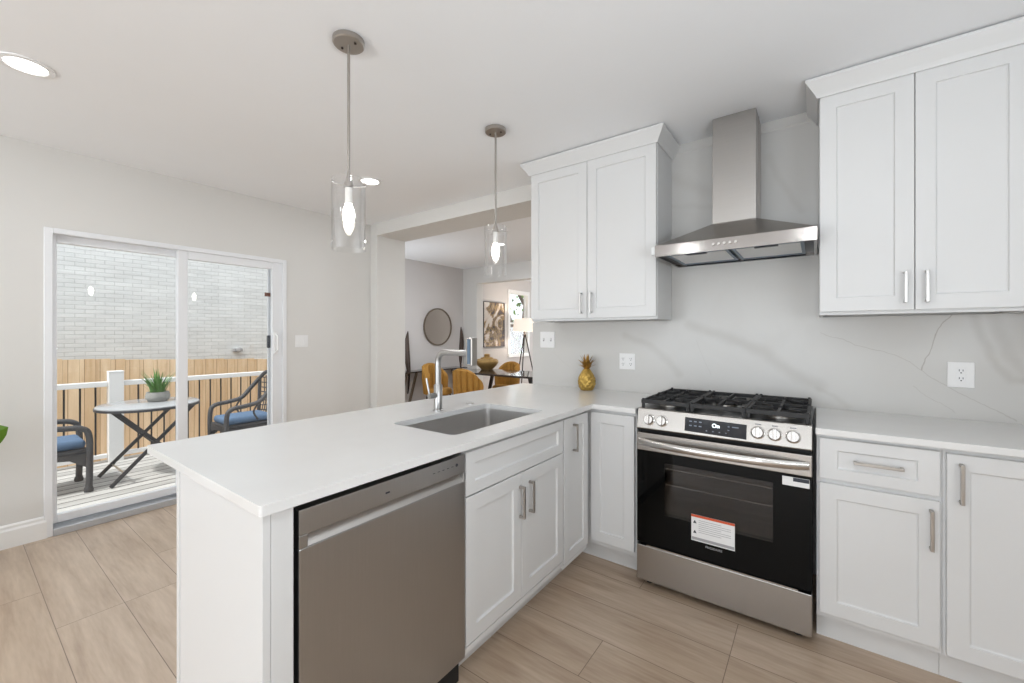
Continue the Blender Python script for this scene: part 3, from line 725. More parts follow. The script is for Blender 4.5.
# sink base cabinet
sb = thing('sink_base_cabinet', 'white base cabinet under the sink with two doors and a false drawer front', 'cabinet', (-.3, -1.3, 0))
def carcass(mb_args, parent, name='carcass'):
    return MB().box(*mb_args).build(name, M['cab'], parent)
carcass((-.62, -.0405, -1.664, -1.64, .11, CZ0 - .001), sb, 'side_panel')
carcass((-.62, -.0405, -.95, -.926, .11, CZ0 - .001), sb, 'side_panel')
carcass((-.62, -.0405, -1.6395, -.9505, .11, .13), sb, 'bottom_panel')
carcass((-.062, -.0405, -1.6395, -.9505, .70, CZ0 - .001), sb, 'front_rail')
carcass((-.062, -.0405, -1.315, -1.285, .13, .70), sb, 'mid_stile')
shaker(fx, -1.662, -.930, .706, .868, .05, fz=.045).build('false_drawer_front', M['cab'], sb)
door(fx, sb, -1.662, -1.3015, .15, .700, -1.318, .578, .14)
door(fx, sb, -1.2985, -.930, .15, .700, -1.243, .580, .14)
MB().box(-.128, -.112, -1.664, -.926, 0, .11).build('toe_kick', M['cab'], sb)
MB().box(-.112, -.022, -1.664, -.926, .122, .146).build('light_strip', M['cab'], sb)
# narrow cabinet
nc = thing('narrow_base_cabinet', 'narrow white base cabinet with one tall door in the peninsula corner', 'cabinet', (-.3, -.79, 0))
carcass((-.62, -.0405, -.9255, -.66, .11, CZ0 - .001), nc)
door(fx, nc, -.917, -.648, .125, .868, -.822, .760, .145, fw=.05)
MB().box(-.128, -.112, -.9255, -.53, 0, .11).build('toe_kick', M['cab'], nc)
MB().box(-.112, -.022, -.9255, -.66, .105, .122).build('light_strip', M['cab'], nc)
# corner cabinet on the range run
fy = fY(-.595)
cc = thing('corner_base_cabinet', 'white corner base cabinet with a handleless panel left of the stove', 'cabinet', (.1, -.3, 0))
carcass((-.105, .2455, -.5945, -.0205, .11, CZ0 - .001), cc)
door(fy, cc, -.018, .236, .138, .866, fw=.056)
MB().box(-.112, .2455, -.53, -.515, 0, .11).build('toe_kick', M['cab'], cc)
# right base cabinets
rb = thing('base_cabinet', 'white base cabinet with one drawer over one door right of the stove', 'cabinet', (1.21, -.3, 0))
carcass((1.0255, 1.4045, -.5945, -.0205, .11, CZ0 - .001), rb)
door(fy, rb, 1.035, 1.397, .703, .872, 1.2215, .789, .15, False, 'drawer', .06, fz=.046)
door(fy, rb, 1.035, 1.397, .136, .683, 1.372, .577, .15)
MB().box(1.0255, 1.4045, -.545, -.53, 0, .11).build('toe_kick', M['cab'], rb)
rc = thing('base_cabinet', 'white base cabinet with one full-height door at the right frame edge', 'cabinet', (1.7, -.3, 0))
carcass((1.4055, 1.87, -.5945, -.0205, .11, CZ0 - .001), rc)
door(fy, rc, 1.414, 1.862, .120, .868, 1.450, .765, .145)
MB().box(1.4055, 1.87, -.545, -.53, 0, .11).build('toe_kick', M['cab'], rc)
re_ = thing('base_cabinet', 'white base cabinet filling the far right corner beyond the frame', 'cabinet', (2.1, -.3, 0))
carcass((1.871, 2.29, -.5945, -.0205, .11, CZ0 - .001), re_)
door(fy, re_, 1.88, 2.282, .120, .868, 1.92, .765, .145)
MB().box(1.871, 2.29, -.545, -.53, 0, .11).build('toe_kick', M['cab'], re_)

# upper cabinets
def crown(x0, x1, yf, left, right):
    prof = [(.001, 2.432), (.010, 2.432), (.013, 2.440), (.020, 2.452), (.050, 2.494), (.054, 2.500), (.054, 2.5115), (.001, 2.5115)]
    def path(o):
        p = []
        if left: p.append((x0 - o, -.021))
        p.append((x0 - (o if left else 0), yf - o)); p.append((x1 + (o if right else 0), yf - o))
        if right: p.append((x1 + o, -.021))
        return p
    n = len(path(0))
    rings = [[] for _ in range(n)]
    for o, z in prof:
        for i, (x, y) in enumerate(path(o)): rings[i].append((x, y, z))
    return MB().loft(rings)
fu = fY(-.315)
def upper(name, label, x0, x1, splits, handles, left, right):
    t = thing(name, label, 'cabinet', ((x0 + x1) / 2, -.16, 1.40))
    MB().box(x0, x1, -.3145, -.0205, 1.415, 2.5).box(x0, x1, -.3145, -.3, 1.40, 1.415).box(x0, x0 + .016, -.30, -.0205, 1.40, 1.415).box(x1 - .016, x1, -.30, -.0205, 1.40, 1.415).build('body', M['cab'], t)
    MB().box(x0 + .0165, x1 - .0165, -.2995, -.021, 1.411, 1.4149).build('raw_underside', M['cabin'], t)
    for (u0, u1), hu in zip(splits, handles):
        door(fu, t, u0, u1, 1.415, 2.434, hu, 1.512, .135, hm='nickel_l', fw=.062)
    crown(x0, x1, -.335, left, right).build('crown_molding', M['cab'], t)
    return t
upper('wall_cabinet', 'white two-door wall cabinet left of the range hood', -.616, .268, ((-.613, -.1795), (-.1765, .265)), (-.217, -.147), True, True)
upper('wall_cabinet', 'white two-door wall cabinet right of the range hood', 1.036, 1.70, ((1.038, 1.3655), (1.3685, 1.698)), (1.336, 1.403), True, False)
upper('wall_cabinet', 'white wall cabinet beyond the right frame edge', 1.7015, 2.29, ((1.704, 1.994), (1.997, 2.287)), (1.96, 2.03), False, False)

# --- sink, faucet
sk = thing('kitchen_sink', 'rectangular stainless steel sink set under the peninsula countertop', 'sink', (-.30, -1.3, CZ0 - .2))
def ringz(rr, z): return [(x, y, z) for x, y in rr]
o0 = rrect(SX0 - .025, SX1 + .025, SY0 - .02, SY1 + .012, .03)
i0 = rrect(SX0 - .003, SX1 + .003, SY0 - .003, SY1 + .003, .03); i1 = rrect(SX0 + .0, SX1 - .0, SY0 + .0, SY1 - .0, .03); i2 = rrect(SX0 + .02, SX1 - .02, SY0 + .02, SY1 - .02, .03)
zt = CZ0 - .001
MB().loft([ringz(o0, zt - .002), ringz(o0, zt), ringz(i0, zt), ringz(i1, zt - .17), ringz(i2, zt - .19)], True, False).quad([(SX0 + .02, SY0 + .02, zt - .1905), (SX1 - .02, SY0 + .02, zt - .1905), (SX1 - .02, SY1 - .02, zt - .1905), (SX0 + .02, SY1 - .02, zt - .1905)]).build('basin', M['steel_sink'], sk)
MB().lathe([(0, zt - .189), (.045, zt - .189), (.045, zt - .186), (.03, zt - .1875), (0, zt - .1875)], (-.30, -1.2, 0), 24, caps=False).build('drain', M['knob'], sk, smooth=True)
fc = thing('kitchen_faucet', 'brushed steel single-lever faucet with squared spout behind the sink', 'faucet', (-.556, -1.29, CZ1))
fxx, fyy = -.556, -1.29
MB().lathe([(0, CZ1), (.027, CZ1), (.027, CZ1 + .008), (.022, CZ1 + .010), (.022, 1.045), (.019, 1.05), (0, 1.05)], (fxx, fyy, 0), 28, caps=False).build('body', M['faucet'], fc, smooth=True)
pth = [(fxx, fyy, 1.045), (fxx, fyy, 1.165)]
for i in range(1, 9):
    a = PI / 2 * i / 8; pth.append((fxx + .05 * (1 - math.cos(a)), fyy, 1.165 + .05 * math.sin(a)))
pth.append((-.34, fyy, 1.217))
MB().tube(pth, .0155, 16).build('spout', M['faucet'], fc, smooth=True)
hd = MB().box(-.345, -.305, fyy - .02, fyy + .02, 1.155, 1.292).build('spray_head', M['nickel'], fc, bevel=.004)
MB().box(-.335, -.315, fyy - .0215, fyy - .0195, 1.165, 1.285).build('spray_strip', M['bluefilm'], hd)
MB().tube([(fxx, fyy - .015, .995), (fxx, fyy - .062, .995)], .014, 14).tube([(fxx - .003, fyy - .055, .995), (fxx - .02, fyy - .062, 1.085)], .005, 8).build('lever_handle', M['faucet'], fc, smooth=True)
hc = MB().lathe([(0, CZ1 + .0005), (.022, CZ1 + .0005), (.022, CZ1 + .004), (.018, CZ1 + .006), (0, CZ1 + .006)], (-.559, -1.041, 0), 20, caps=False).build('hole_cover', M['nickel_l'], None, smooth=True)
tag(hc, 'small round steel hole cover on the countertop beside the faucet', 'cap')

# --- range
RX0, RX1 = .2625, 1.0105
rg = thing('gas_range', 'stainless steel slide-in gas stove with black oven glass', 'stove', (.6365, -.33, 0))
YF = -.65
MB().box(RX0 + .002, RX1 - .002, YF + .045, -.03, .035, .905).build('body', M['blackgap'], rg)
MB().box(RX0, RX1, -.60, -.03, .905, .921).build('cooktop', M['black'], rg, bevel=.003)
cp = MB().prism([(RX0, -.60, .921), (RX0, -.622, .921), (RX0, -.628, .918), (RX0, YF, .822), (RX0, YF + .006, .815), (RX0, -.60, .815)], (RX1 - RX0, 0, 0)).build('control_panel', M['steel_h'], rg, bevel=.0015)
# normal of the slanted control face
sl_v = Vector((0, YF + .628, .822 - .918)); sl_n = Vector((0, sl_v.z, -sl_v.y)).normalized()
if sl_n.y > 0: sl_n = -sl_n
tilt = math.atan2(sl_n.z, -sl_n.y)
def on_panel(x, z, dd=0):
    t = (.918 - z) / (.918 - .822); y = -.628 + t * (YF + .628)
    return Vector((x, y, z)) + sl_n * dd
dsp = MB().loft([[on_panel(x, z, .0002) for x, z in ((.500, .834), (.768, .829), (.768, .894), (.500, .899))], [on_panel(x, z, .0022) for x, z in ((.502, .836), (.766, .831), (.766, .892), (.502, .897))]]).build('display', M['disp'], cp)
RT = (PI / 2 - tilt, 0, 0)
text('display_digits', 'On', on_panel(.640, .872, .0032), .026, M['dispglow'], dsp, RT)
mk = MB()
for rz in (.882, .862):
    for k in range(3):
        c = on_panel(.527 + k * .022, rz, .0024); mk.box(c.x - .006, c.x + .006, c.y - .0004, c.y + .0004, c.z - .0025, c.z + .0025)
for k in range(4):
    c = on_panel(.60 + k * .028, .846, .0024); mk.box(c.x - .003, c.x + .003, c.y - .0004, c.y + .0004, c.z - .002, c.z + .002)
for rz in (.876, .860):
    c = on_panel(.694, rz, .0024); mk.box(c.x - .004, c.x + .004, c.y - .0004, c.y + .0004, c.z - .002, c.z + .002)
c = on_panel(.722, .876, .0024); mk.box(c.x - .014, c.x + .014, c.y - .0004, c.y + .0004, c.z - .002, c.z + .002)
mk.build('touch_marks', M['dispmark'], dsp)
for x in (.325, .390, .812, .877, .944):
    c = on_panel(x, .866, 0); n = sl_n
    q = n.to_track_quat('Z', 'Y').to_matrix().to_4x4(); mtx = Matrix.Translation(c) @ q
    kb = MB().lathe([(0, .0005), (.0285, .0005), (.0285, .004), (.0245, .006), (.0235, .022), (.021, .025), (0, .025)], (0, 0, 0), 28, caps=False)
    bmesh.ops.transform(kb.bm, matrix=mtx, verts=kb.bm.verts)
    ko = kb.build('knob', M['knob'], rg, smooth=True)
    gp = MB().box(-.006, .006, -.023, .023, .024, .036, None)
    ang = random.choice((PI / 2, PI / 2, PI / 2))
    q2 = mtx @ Matrix.Rotation(0 if abs((q.inverted() @ Vector((0, 0, 1))).y) > .5 else PI / 2, 4, 'Z')
    bmesh.ops.transform(gp.bm, matrix=q2, verts=gp.bm.verts)
    gp.build('grip', M['knob'], ko, bevel=.002)
for x in (.812, .877, .944):
    c = on_panel(x, .902, .0006)
    MB().box(c.x - .012, c.x + .012, c.y - .0004, c.y + .0004, c.z - .0022, c.z + .0022).build('knob_legend', M['greyink'], cp)
# oven door: stainless top band, black glass with window, racks behind
od = thing('oven_door_dummy', None, None)
bpy.data.objects.remove(od)
odr = MB().box(RX0, RX1, YF, YF + .04, .706, .797).build('oven_door', M['steel_h'], rg, bevel=.003)
WX0, WX1, WZ0_, WZ1_ = .404, .871, .390, .655
g = MB()
g.box(RX0, WX0, YF + .004, YF + .04, .226, .7055).box(WX1, RX1, YF + .004, YF + .04, .226, .7055).box(WX0, WX1, YF + .004, YF + .04, WZ1_, .7055).box(WX0, WX1, YF + .004, YF + .04, .226, WZ0_)
g.build('door_glass', M['ovenglass'], odr)
MB().box(WX0, WX1, YF + .0045, YF + .008, WZ0_, WZ1_).build('window_pane', M['ovenpane'], odr)
cav = MB()
cav.quad([(WX0 - .03, -.30, .36), (WX1 + .03, -.30, .36), (WX1 + .03, -.30, .70), (WX0 - .03, -.30, .70)])
MB().box(WX0 - .001, WX1 + .001, YF + .043, YF + .0445, WZ0_ - .001, WZ1_ + .001).build('oven_cavity', M['ovenin'], rg)
for z_ in (.625, .545):
    rk = MB().tube([(WX0 + .004, YF + .018, z_), (WX1 - .004, YF + .018, z_)], .0028, 8)
    for k in range(22):
        x = WX0 + .02 + k * (WX1 - WX0 - .04) / 21; rk.tube([(x, YF + .018, z_), (x, YF + .04, z_ + .002)], .0012, 5)
    rk.build('oven_rack', M['rack'], rg, smooth=True)
hp = []
for i in range(21):
    t = i / 20; x = .275 + t * (.998 - .275); bow = .052 * (1 - abs(2 * t - 1) ** 3.0)
    hp.append((x, YF - .004 - bow, .752))
rings = []
for i, p in enumerate(hp):
    a = Vector(hp[max(i - 1, 0)]); b = Vector(hp[min(i + 1, 20)]); tg = (b - a).normalized(); nn = Vector((tg.y, -tg.x, 0))
    if nn.y > 0: nn = -nn
    ring = []
    for k in range(14):
        an = 2 * PI * k / 14; ring.append(Vector(p) + nn * (.0085 * math.cos(an)) + Vector((0, 0, .0175 * math.sin(an))))
    rings.append(ring)
MB().loft(rings).build('handle', M['knob'], odr, smooth=True)
# label on the glass
lb = MB().box(.532, .721, YF + .0025, YF + .0045, .307, .433).build('warning_label', M['paper'], odr)
MB().box(.532, .721, YF + .0018, YF + .0027, .422, .433).build('red_band', M['orange'], lb)
tl = MB()
for k in range(7):
    z_ = .408 - k * .0095; tl.box(.565, .565 + (.14 if k % 3 else .10), YF + .002, YF + .0027, z_, z_ + .002)
tl.box(.534, .719, YF + .002, YF + .0027, .312, .325)
tl.build('text_lines', M['greyink'], lb)
for z_ in (.40, .352):
    MB().prism([(.540, YF + .002, z_ - .008), (.556, YF + .002, z_ - .008), (.548, YF + .002, z_ + .008)], (0, .0007, 0)).build('warning_triangle', M['darkink'], lb)
st = MB().box(.905, 1.002, YF + .0025, YF + .0045, .656, .694).build('corner_sticker', M['paper'], odr)
MB().box(.944, 1.001, YF + .0018, YF + .0027, .677, .693).build('sticker_band', M['darkink'], st)
text('maker_name', 'FRIGIDAIRE', (.632, YF + .0035, .289), .0145, M['greyink'], odr)
MB().box(RX0, RX1, YF, YF + .04, .031, .211).build('drawer', M['steel_h'], rg, bevel=.003)
MB().box(RX0 + .05, RX1 - .05, YF + .003, YF + .012, .211, .2165).build('drawer_lip', M['steel_h'], rg)
for x in (RX0 + .05, RX1 - .05):
    for y_ in (-.59, -.08):
        MB().lathe([(0, 0), (.018, 0), (.018, .012), (.010, .014), (.010, .036), (0, .036)], (x, y_, 0), 14, caps=False).build('foot', M['blackgap'], rg)
# burners and grates
for bx_, by_, br_ in ((.385, -.47, .042), (.385, -.17, .036), (.636, -.33, .052), (.888, -.47, .05), (.888, -.17, .036)):
    b_ = MB().lathe([(0, .9212), (br_ + .012, .9212), (br_ + .012, .927), (br_, .929), (br_, .937), (0, .937)], (bx_, by_, 0), 28, caps=False).build('burner', M['nickel'], rg, smooth=True)
    MB().lathe([(0, .9372), (br_ - .004, .9372), (br_ - .002, .941), (br_ - .006, .945), (0, .945)], (bx_, by_, 0), 28, caps=False).build('burner_cap', M['iron'], b_, smooth=True)
GZ = .957
def grate(x0, x1, centres):
    mb = MB(); y0, y1 = -.597, -.05; w = .013; h = .02
    zc = GZ - h / 2 + .006
    mb.bar((x0, y0, zc), (x1, y0, zc), w, h).bar((x0, y1, zc), (x1, y1, zc), w, h).bar((x0 + w / 2, y0, zc), (x0 + w / 2, y1, zc), w, h).bar((x1 - w / 2, y0, zc), (x1 - w / 2, y1, zc), w, h)
    ym = (y0 + y1) / 2; mb.bar((x0, ym, zc), (x1, ym, zc), w, h)
    for cx_, cy_ in centres:
        ya, yb = (y0, ym) if cy_ < ym - .05 else (ym, y1) if cy_ > ym + .05 else (y0, y1)
        for sx in (-1, 1):
            mb.bar((x0 if sx < 0 else x1, cy_, zc), (cx_ + sx * .03, cy_, zc + .004), w * .9, h)
        mb.bar((cx_, ya, zc), (cx_, cy_ - .03, zc + .004), w * .9, h).bar((cx_, yb, zc), (cx_, cy_ + .03, zc + .004), w * .9, h)
        for sx in (-1, 1):
            for sy in (-1, 1): mb.bar((cx_ + sx * .035, cy_ + sy * .035, zc + .004), (cx_ + sx * .082, cy_ + sy * .082, zc + .004), w * .8, h * .9)
        ring = [(cx_ + .062 * math.cos(a * PI / 4), cy_ + .062 * math.sin(a * PI / 4), zc - .003) for a in range(9)]
        for p, q in zip(ring, ring[1:]): mb.bar(p, q, w * .7, h * .6)
    for fx_, fy_ in ((x0 + .01, y0), (x1 - .01, y0), (x0 + .01, y1), (x1 - .01, y1), (x0 + .01, ym), (x1 - .01, ym)):
        mb.box(fx_ - .007, fx_ + .007, fy_ - .007, fy_ + .007, .9213, zc)
        mb.box(fx_ - .006, fx_ + .006, fy_ - .006, fy_ + .006, zc + h / 2, zc + h / 2 + .006)
    return mb.build('grate', M['iron'], rg, bevel=.002)
grate(.270, .512, ((.385, -.47), (.385, -.17)))
grate(.514, .759, ((.636, -.33),))
grate(.761, 1.004, ((.888, -.47), (.888, -.17)))

# --- range hood
hd = thing('range_hood', 'stainless steel chimney range hood mounted above the stove', 'range hood', (.66, -.2, 1.735))
HX0, HX1, HY, HZ = .305, 1.0275, -.485, 1.735
MB().box(.5515, .7655, -.245, -.0205, 1.93, CE - .002).build('chimney', M['steel'], hd, bevel=.002)
MB().box(.7656, .7675, -.13, -.126, 1.93, CE - .002).build('chimney_seam', M['nickel'], hd)
cn = MB().loft([[(HX0, HY, 1.7955), (HX1, HY, 1.7955), (HX1, -.0205, 1.7955), (HX0, -.0205, 1.7955)], [(.5515, -.245, 1.929), (.7655, -.245, 1.929), (.7655, -.0205, 1.929), (.5515, -.0205, 1.929)]]).build('canopy', M['steel_h'], hd)
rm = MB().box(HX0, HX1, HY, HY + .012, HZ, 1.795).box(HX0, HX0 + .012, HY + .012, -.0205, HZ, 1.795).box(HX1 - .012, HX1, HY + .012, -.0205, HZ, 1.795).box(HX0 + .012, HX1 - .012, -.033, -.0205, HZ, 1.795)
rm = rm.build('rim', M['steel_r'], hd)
MB().box(HX0 - .02, HX0 - .0005, HY + .0, HY + .02, HZ + .012, 1.79).build('film_tab', M['filter'], hd, bevel=.003)
mid = (HX0 + HX1) / 2
for a, b in ((HX0 + .05, mid - .008), (mid + .008, HX1 - .05)):
    fr = MB().box(a, b, HY + .05, HY + .065, HZ + .006, HZ + .016).box(a, b, -.085, -.07, HZ + .006, HZ + .016).box(a, a + .014, HY + .065, -.085, HZ + .006, HZ + .016).box(b - .014, b, HY + .065, -.085, HZ + .006, HZ + .016).build('filter_frame', M['bluefilm'], hd)
    MB().box(a + .014, b - .014, HY + .065, -.085, HZ + .010, HZ + .016).build('filter_mesh', M['filter'], fr)
    c = (a + b) / 2
    MB().box(c - .05, c + .05, HY + .05, HY + .075, HZ + .001, HZ + .0058).build('filter_latch', M['anthracite'], fr)
MB().box(HX0 + .012, HX1 - .012, HY + .012, -.033, HZ + .0165, HZ + .024).build('underside', M['anthracite'], hd)
for k in range(5):
    MB().lathe([(0, -.0005), (.008, -.0005), (.008, -.006), (.006, -.008), (0, -.008)], (.600 + k * .0255, HY, 1.767), 16, 'Y', caps=False).build('button', M['knob'], rm, smooth=True)

# --- pineapple
pa = thing('gold_pineapple', 'gold pineapple ornament standing on the counter against the backsplash', 'ornament', (-.292, -.105, CZ1))
pcx, pcy = -.292, -.105
prof = []
nz, na = 40, 40
mb = MB(); rings = []
for i in range(nz + 1):
    t = i / nz; z = CZ1 + .0008 + .150 * t
    R = .0585 * math.sin(PI * (.17 + .76 * t)) ** .55 * (1.04 - .18 * t)
    ring = []
    for k in range(na * 2):
        a = 2 * PI * k / (na * 2)
        bmp = .008 * (abs(math.sin(5 * a + 7 * t * PI / 2)) * abs(math.sin(5 * a - 7 * t * PI / 2)))
        rr = (R + bmp * math.sin(PI * min(1, t * 1.1 + .05)))
        ring.append((pcx + rr * math.cos(a), pcy + rr * math.sin(a), z))
    rings.append(ring)
mb.loft(rings).build('fruit_body', M['gold'], pa, smooth=True)
mb = MB()
for tier, (n_, ln, lean, z0) in enumerate(((10, .056, 1.1, .150), (9, .075, .72, .154), (7, .090, .36, .158), (3, .098, .08, .160))):
    for k in range(n_):
        a = 2 * PI * (k + .5 * (tier % 2)) / n_ + random.uniform(-.15, .15); ca, sa_ = math.cos(a), math.sin(a); secs = []
        for i in range(5):
            t = i / 4; r_ = .012 + ln * (.25 + .75 * t) * math.sin(lean) * t; z = CZ1 + z0 + ln * t * math.cos(lean * .9)
            ww = .014 * (1 - t ** 1.5) + .0006; th = .0022 * (1 - t) + .0004
            secs.append([Vector((pcx + ca * r_ - sa_ * ww, pcy + sa_ * r_ + ca * ww, z)), Vector((pcx + ca * (r_ + th * 2), pcy + sa_ * (r_ + th * 2), z - th)), Vector((pcx + ca * r_ + sa_ * ww, pcy + sa_ * r_ - ca * ww, z)), Vector((pcx + ca * (r_ - th), pcy + sa_ * (r_ - th), z + th))])
        mb.loft(secs)
mb.build('leaf_crown', M['gold_d'], pa, smooth=True)

# --- outlets and switches
def plate(name, label, cat, f, u0, u1, z0, z1, kind, n=1):
    c = f((u0 + u1) / 2, (z0 + z1) / 2, 0)
    t = thing(name, label, cat, c)
    def bx(ua, ub, za, zb, da, db):
        mb = MB(); v = [mb.bm.verts.new(f(uu, zz, dd)) for dd in (da, db) for zz in (za, zb) for uu in (ua, ub)]
        for q in ((0, 1, 3, 2), (4, 5, 7, 6), (0, 1, 5, 4), (2, 3, 7, 6), (0, 2, 6, 4), (1, 3, 7, 5)): mb.bm.faces.new([v[i] for i in q])
        return mb
    bx(u0, u1, z0, z1, .0006, .006).build('cover_plate', M['white'], t, bevel=.002)
    cz = (z0 + z1) / 2
    for k in range(n):
        cu = u0 + (u1 - u0) * (k + .5) / n
        if kind == 'toggle':
            sw = bx(cu - .006, cu + .006, cz - .012, cz + .012, .0062, .0075).build('switch_slot', M['greyink'], t)
            bx(cu - .004, cu + .004, cz - .002, cz + .010, .0076, .016).build('toggle', M['white'], sw)
        elif kind == 'rocker':
            bx(cu - .016, cu + .016, cz - .033, cz + .033, .0062, .0095).build('rocker', M['white'], t, bevel=.0015)
        else:
            fc_ = bx(cu - .017, cu + .017, cz - .034, cz + .034, .0062, .0085).build('receptacle', M['white'], t, bevel=.0015)
            for dz in (-.019, .017):
                mb = None
                for du in (-.006, .006):
                    bx(cu + du - .0012, cu + du + .0012, cz + dz - .001, cz + dz + .008, .0086, .0092).build('slot', M['darkink'], fc_)
                bx(cu - .0025, cu + .0025, cz + dz - .010, cz + dz - .005, .0086, .0092).build('slot', M['darkink'], fc_)
    return t
fb = fY(-.02)
plate('switch_plate', 'white two-toggle switch plate on the backsplash under the left wall cabinet', 'switch', fb, -.732, -.602, 1.205, 1.33, 'toggle', 2)
plate('outlet_plate', 'white outlet plate on the backsplash between gold pineapple and stove', 'outlet', fb, -.082, .028, 1.068, 1.178, 'outlet', 2)
plate('outlet_plate', 'white outlet plate on the veined backsplash right of the stove', 'outlet', fb, 1.52, 1.608, 1.062, 1.18, 'outlet', 1)
plate('switch_plate', 'white switch plate on the wall right of the sliding glass door', 'switch', fX(XW), -.826, -.703, 1.188, 1.302, 'rocker', 2)

# --- pendants
def pendant(label, x, y):
    t = thing('pendant_light', label, 'pendant lamp', (x, y, CE), 'clear glass pendants over the peninsula')
    cn_ = MB().lathe([(0, CE - .001), (.062, CE - .001), (.062, CE - .018), (.058, CE - .022), (0, CE - .022)], (x, y, 0), 36, caps=False).build('canopy', M['nickel'], t, smooth=True)
    for s in (-1, 1): MB().lathe([(0, CE - .0225), (.005, CE - .0225), (.005, CE - .026), (0, CE - .026)], (x + s * .034, y + s * .008, 0), 10, caps=False).build('screw', M['darkmetal'], cn_)
    MB().tube([(x, y, CE - .022), (x, y, 1.945)], .0058, 12).lathe([(.0058, 1.98), (.009, 1.955), (.018, 1.925), (.018, 1.912), (0, 1.912)], (x, y, 0), 20, caps=False).build('rod', M['nickel'], t, smooth=True)
    sp = MB()
    for k in range(3):
        a = 2 * PI * k / 3 + .55
        sp.tube([(x, y, 1.914), (x + .074 * math.cos(a), y + .074 * math.sin(a), 1.914)], .003, 8)
    sp.build('spider_arm', M['nickel_l'], t, smooth=True)
    MB().lathe([(0, 1.911), (.0145, 1.911), (.0145, 1.845), (0, 1.845)], (x, y, 0), 18, caps=False).build('socket', M['candle'], t, smooth=True)
    MB().lathe([(0, 1.8445), (.012, 1.843), (.020, 1.825), (.024, 1.80), (.020, 1.775), (.008, 1.748), (0, 1.744)], (x, y, 0), 18, caps=False).build('bulb', M['bulb'], t, smooth=True)
    MB().lathe([(.0635, 1.655), (.0635, 1.945), (.0665, 1.945), (.0665, 1.655), (.0635, 1.655)], (x, y, 0), 48, caps=False).build('glass_shade', M['shadeglass'], t, smooth=True)
    l = light('bulb_light', 'POINT', (0, 0, 1.79 - CE), (0, 0, 0), 2.5, (1.0, .97, .93)); l.data.shadow_soft_size = .02; l.parent = t
    return t
pendant('clear glass cylinder pendant nearest the camera over the peninsula', -.530, -1.817)
pendant('clear glass cylinder pendant hanging nearer the range wall over the counter', -.505, -.876)
# --- recessed lights
def can(x, y, label, power=CAN_P):
    t = thing('recessed_light', label, 'ceiling light', (x, y, CE), 'recessed ceiling lights')
    MB().lathe([(.066, CE - .001), (.092, CE - .001), (.090, CE - .006), (.070, CE - .008), (.066, CE - .004)], (x, y, 0), 36, caps=False).build('trim_ring', M['white'], t, smooth=True)
    MB().lathe([(0, CE - .001), (.068, CE - .001), (.068, CE - .004), (0, CE - .004)], (x, y, 0), 32, caps=False).build('lens', M['canlens'], t)
    l = light('lamp_glow', 'AREA', (0, 0, -.012), (0, 0, 0), power, (.93, .97, 1.0), .13, shape='DISK')
    l.parent = t
    return t
can(-1.846, -2.583, 'round recessed ceiling light at the upper left, nearest the camera')
can(-1.822, -.811, 'round recessed ceiling light behind the nearer glass pendant')
can(1.1, -2.3, 'assumed recessed ceiling light overhead between stove and camera')  # this and the next two are assumed, out of view, placed to light the kitchen
can(1.0, -4.2, 'assumed recessed ceiling light behind the camera')
can(-.45, -4.4, 'assumed recessed ceiling light behind the peninsula end')
can(-2.4, 1.6, 'added recessed ceiling fill light over the dining table', 16)  # unseen ceiling lights added to brighten the dining and living rooms
can(-.3, 1.6, 'added recessed ceiling fill light in the dining room behind the range wall', 16)
can(-2.4, 5.2, 'added recessed ceiling fill light in the living room', 18)

# --- plant at the left edge
gp_ = thing('floor_plant', 'green broad-leaved floor plant of which one leaf tip shows at left edge', 'plant', (-2.62, -2.86, 0))
MB().lathe([(0, .001), (.12, .001), (.15, .30), (.14, .30), (.13, .27), (0, .27)], (-2.62, -2.86, 0), 28, caps=False).build('pot', M['terracotta'], gp_, smooth=True)
MB().lathe([(0, .275), (.13, .275)], (-2.62, -2.86, 0), 20, caps=False).build('soil', M['soil'], gp_)
stm = MB(); lf = MB()
ends = [(Vector((-2.78, -2.585, .772)), Vector((-.05, .30, .17)))]
for k in range(9):
    a = 2.6 + k * .55; ends.append((Vector((-2.62 + .2 * math.cos(a) + .05, -2.95 + .2 * math.sin(a), .6 + .07 * k)), Vector((math.cos(a), math.sin(a), .4))))
for tip, dv in ends:
    dv = dv.normalized(); ln = .20; base = tip - dv * ln
    stm.tube([(-2.62, -2.86, .26), (Vector((-2.62, -2.86, .35)) + base) / 2, base], .006, 6)
    s_ = dv.cross(Vector((0, 0, 1))).normalized(); n_ = s_.cross(dv)
    if tip.x < -2.75 and tip.z > .7 and ends[0][0] is tip: s_, n_ = n_, -s_
    pr_ = None
    for i in range(9):
        t = i / 8; wv = .085 * math.sin(PI * t ** .8) ** .7 + .002; p = base + dv * ln * t - n_ * .03 * t * t
        cur = (p - s_ * wv + n_ * wv * .25, p, p + s_ * wv + n_ * wv * .25)
        if pr_:
            lf.quad([pr_[0], pr_[1], cur[1], cur[0]]); lf.quad([pr_[1], pr_[2], cur[2], cur[1]])
        pr_ = cur
stm.build('stem', M['leaf'], gp_, smooth=True); lf.build('leaves', M['leaf'], gp_, smooth=True)

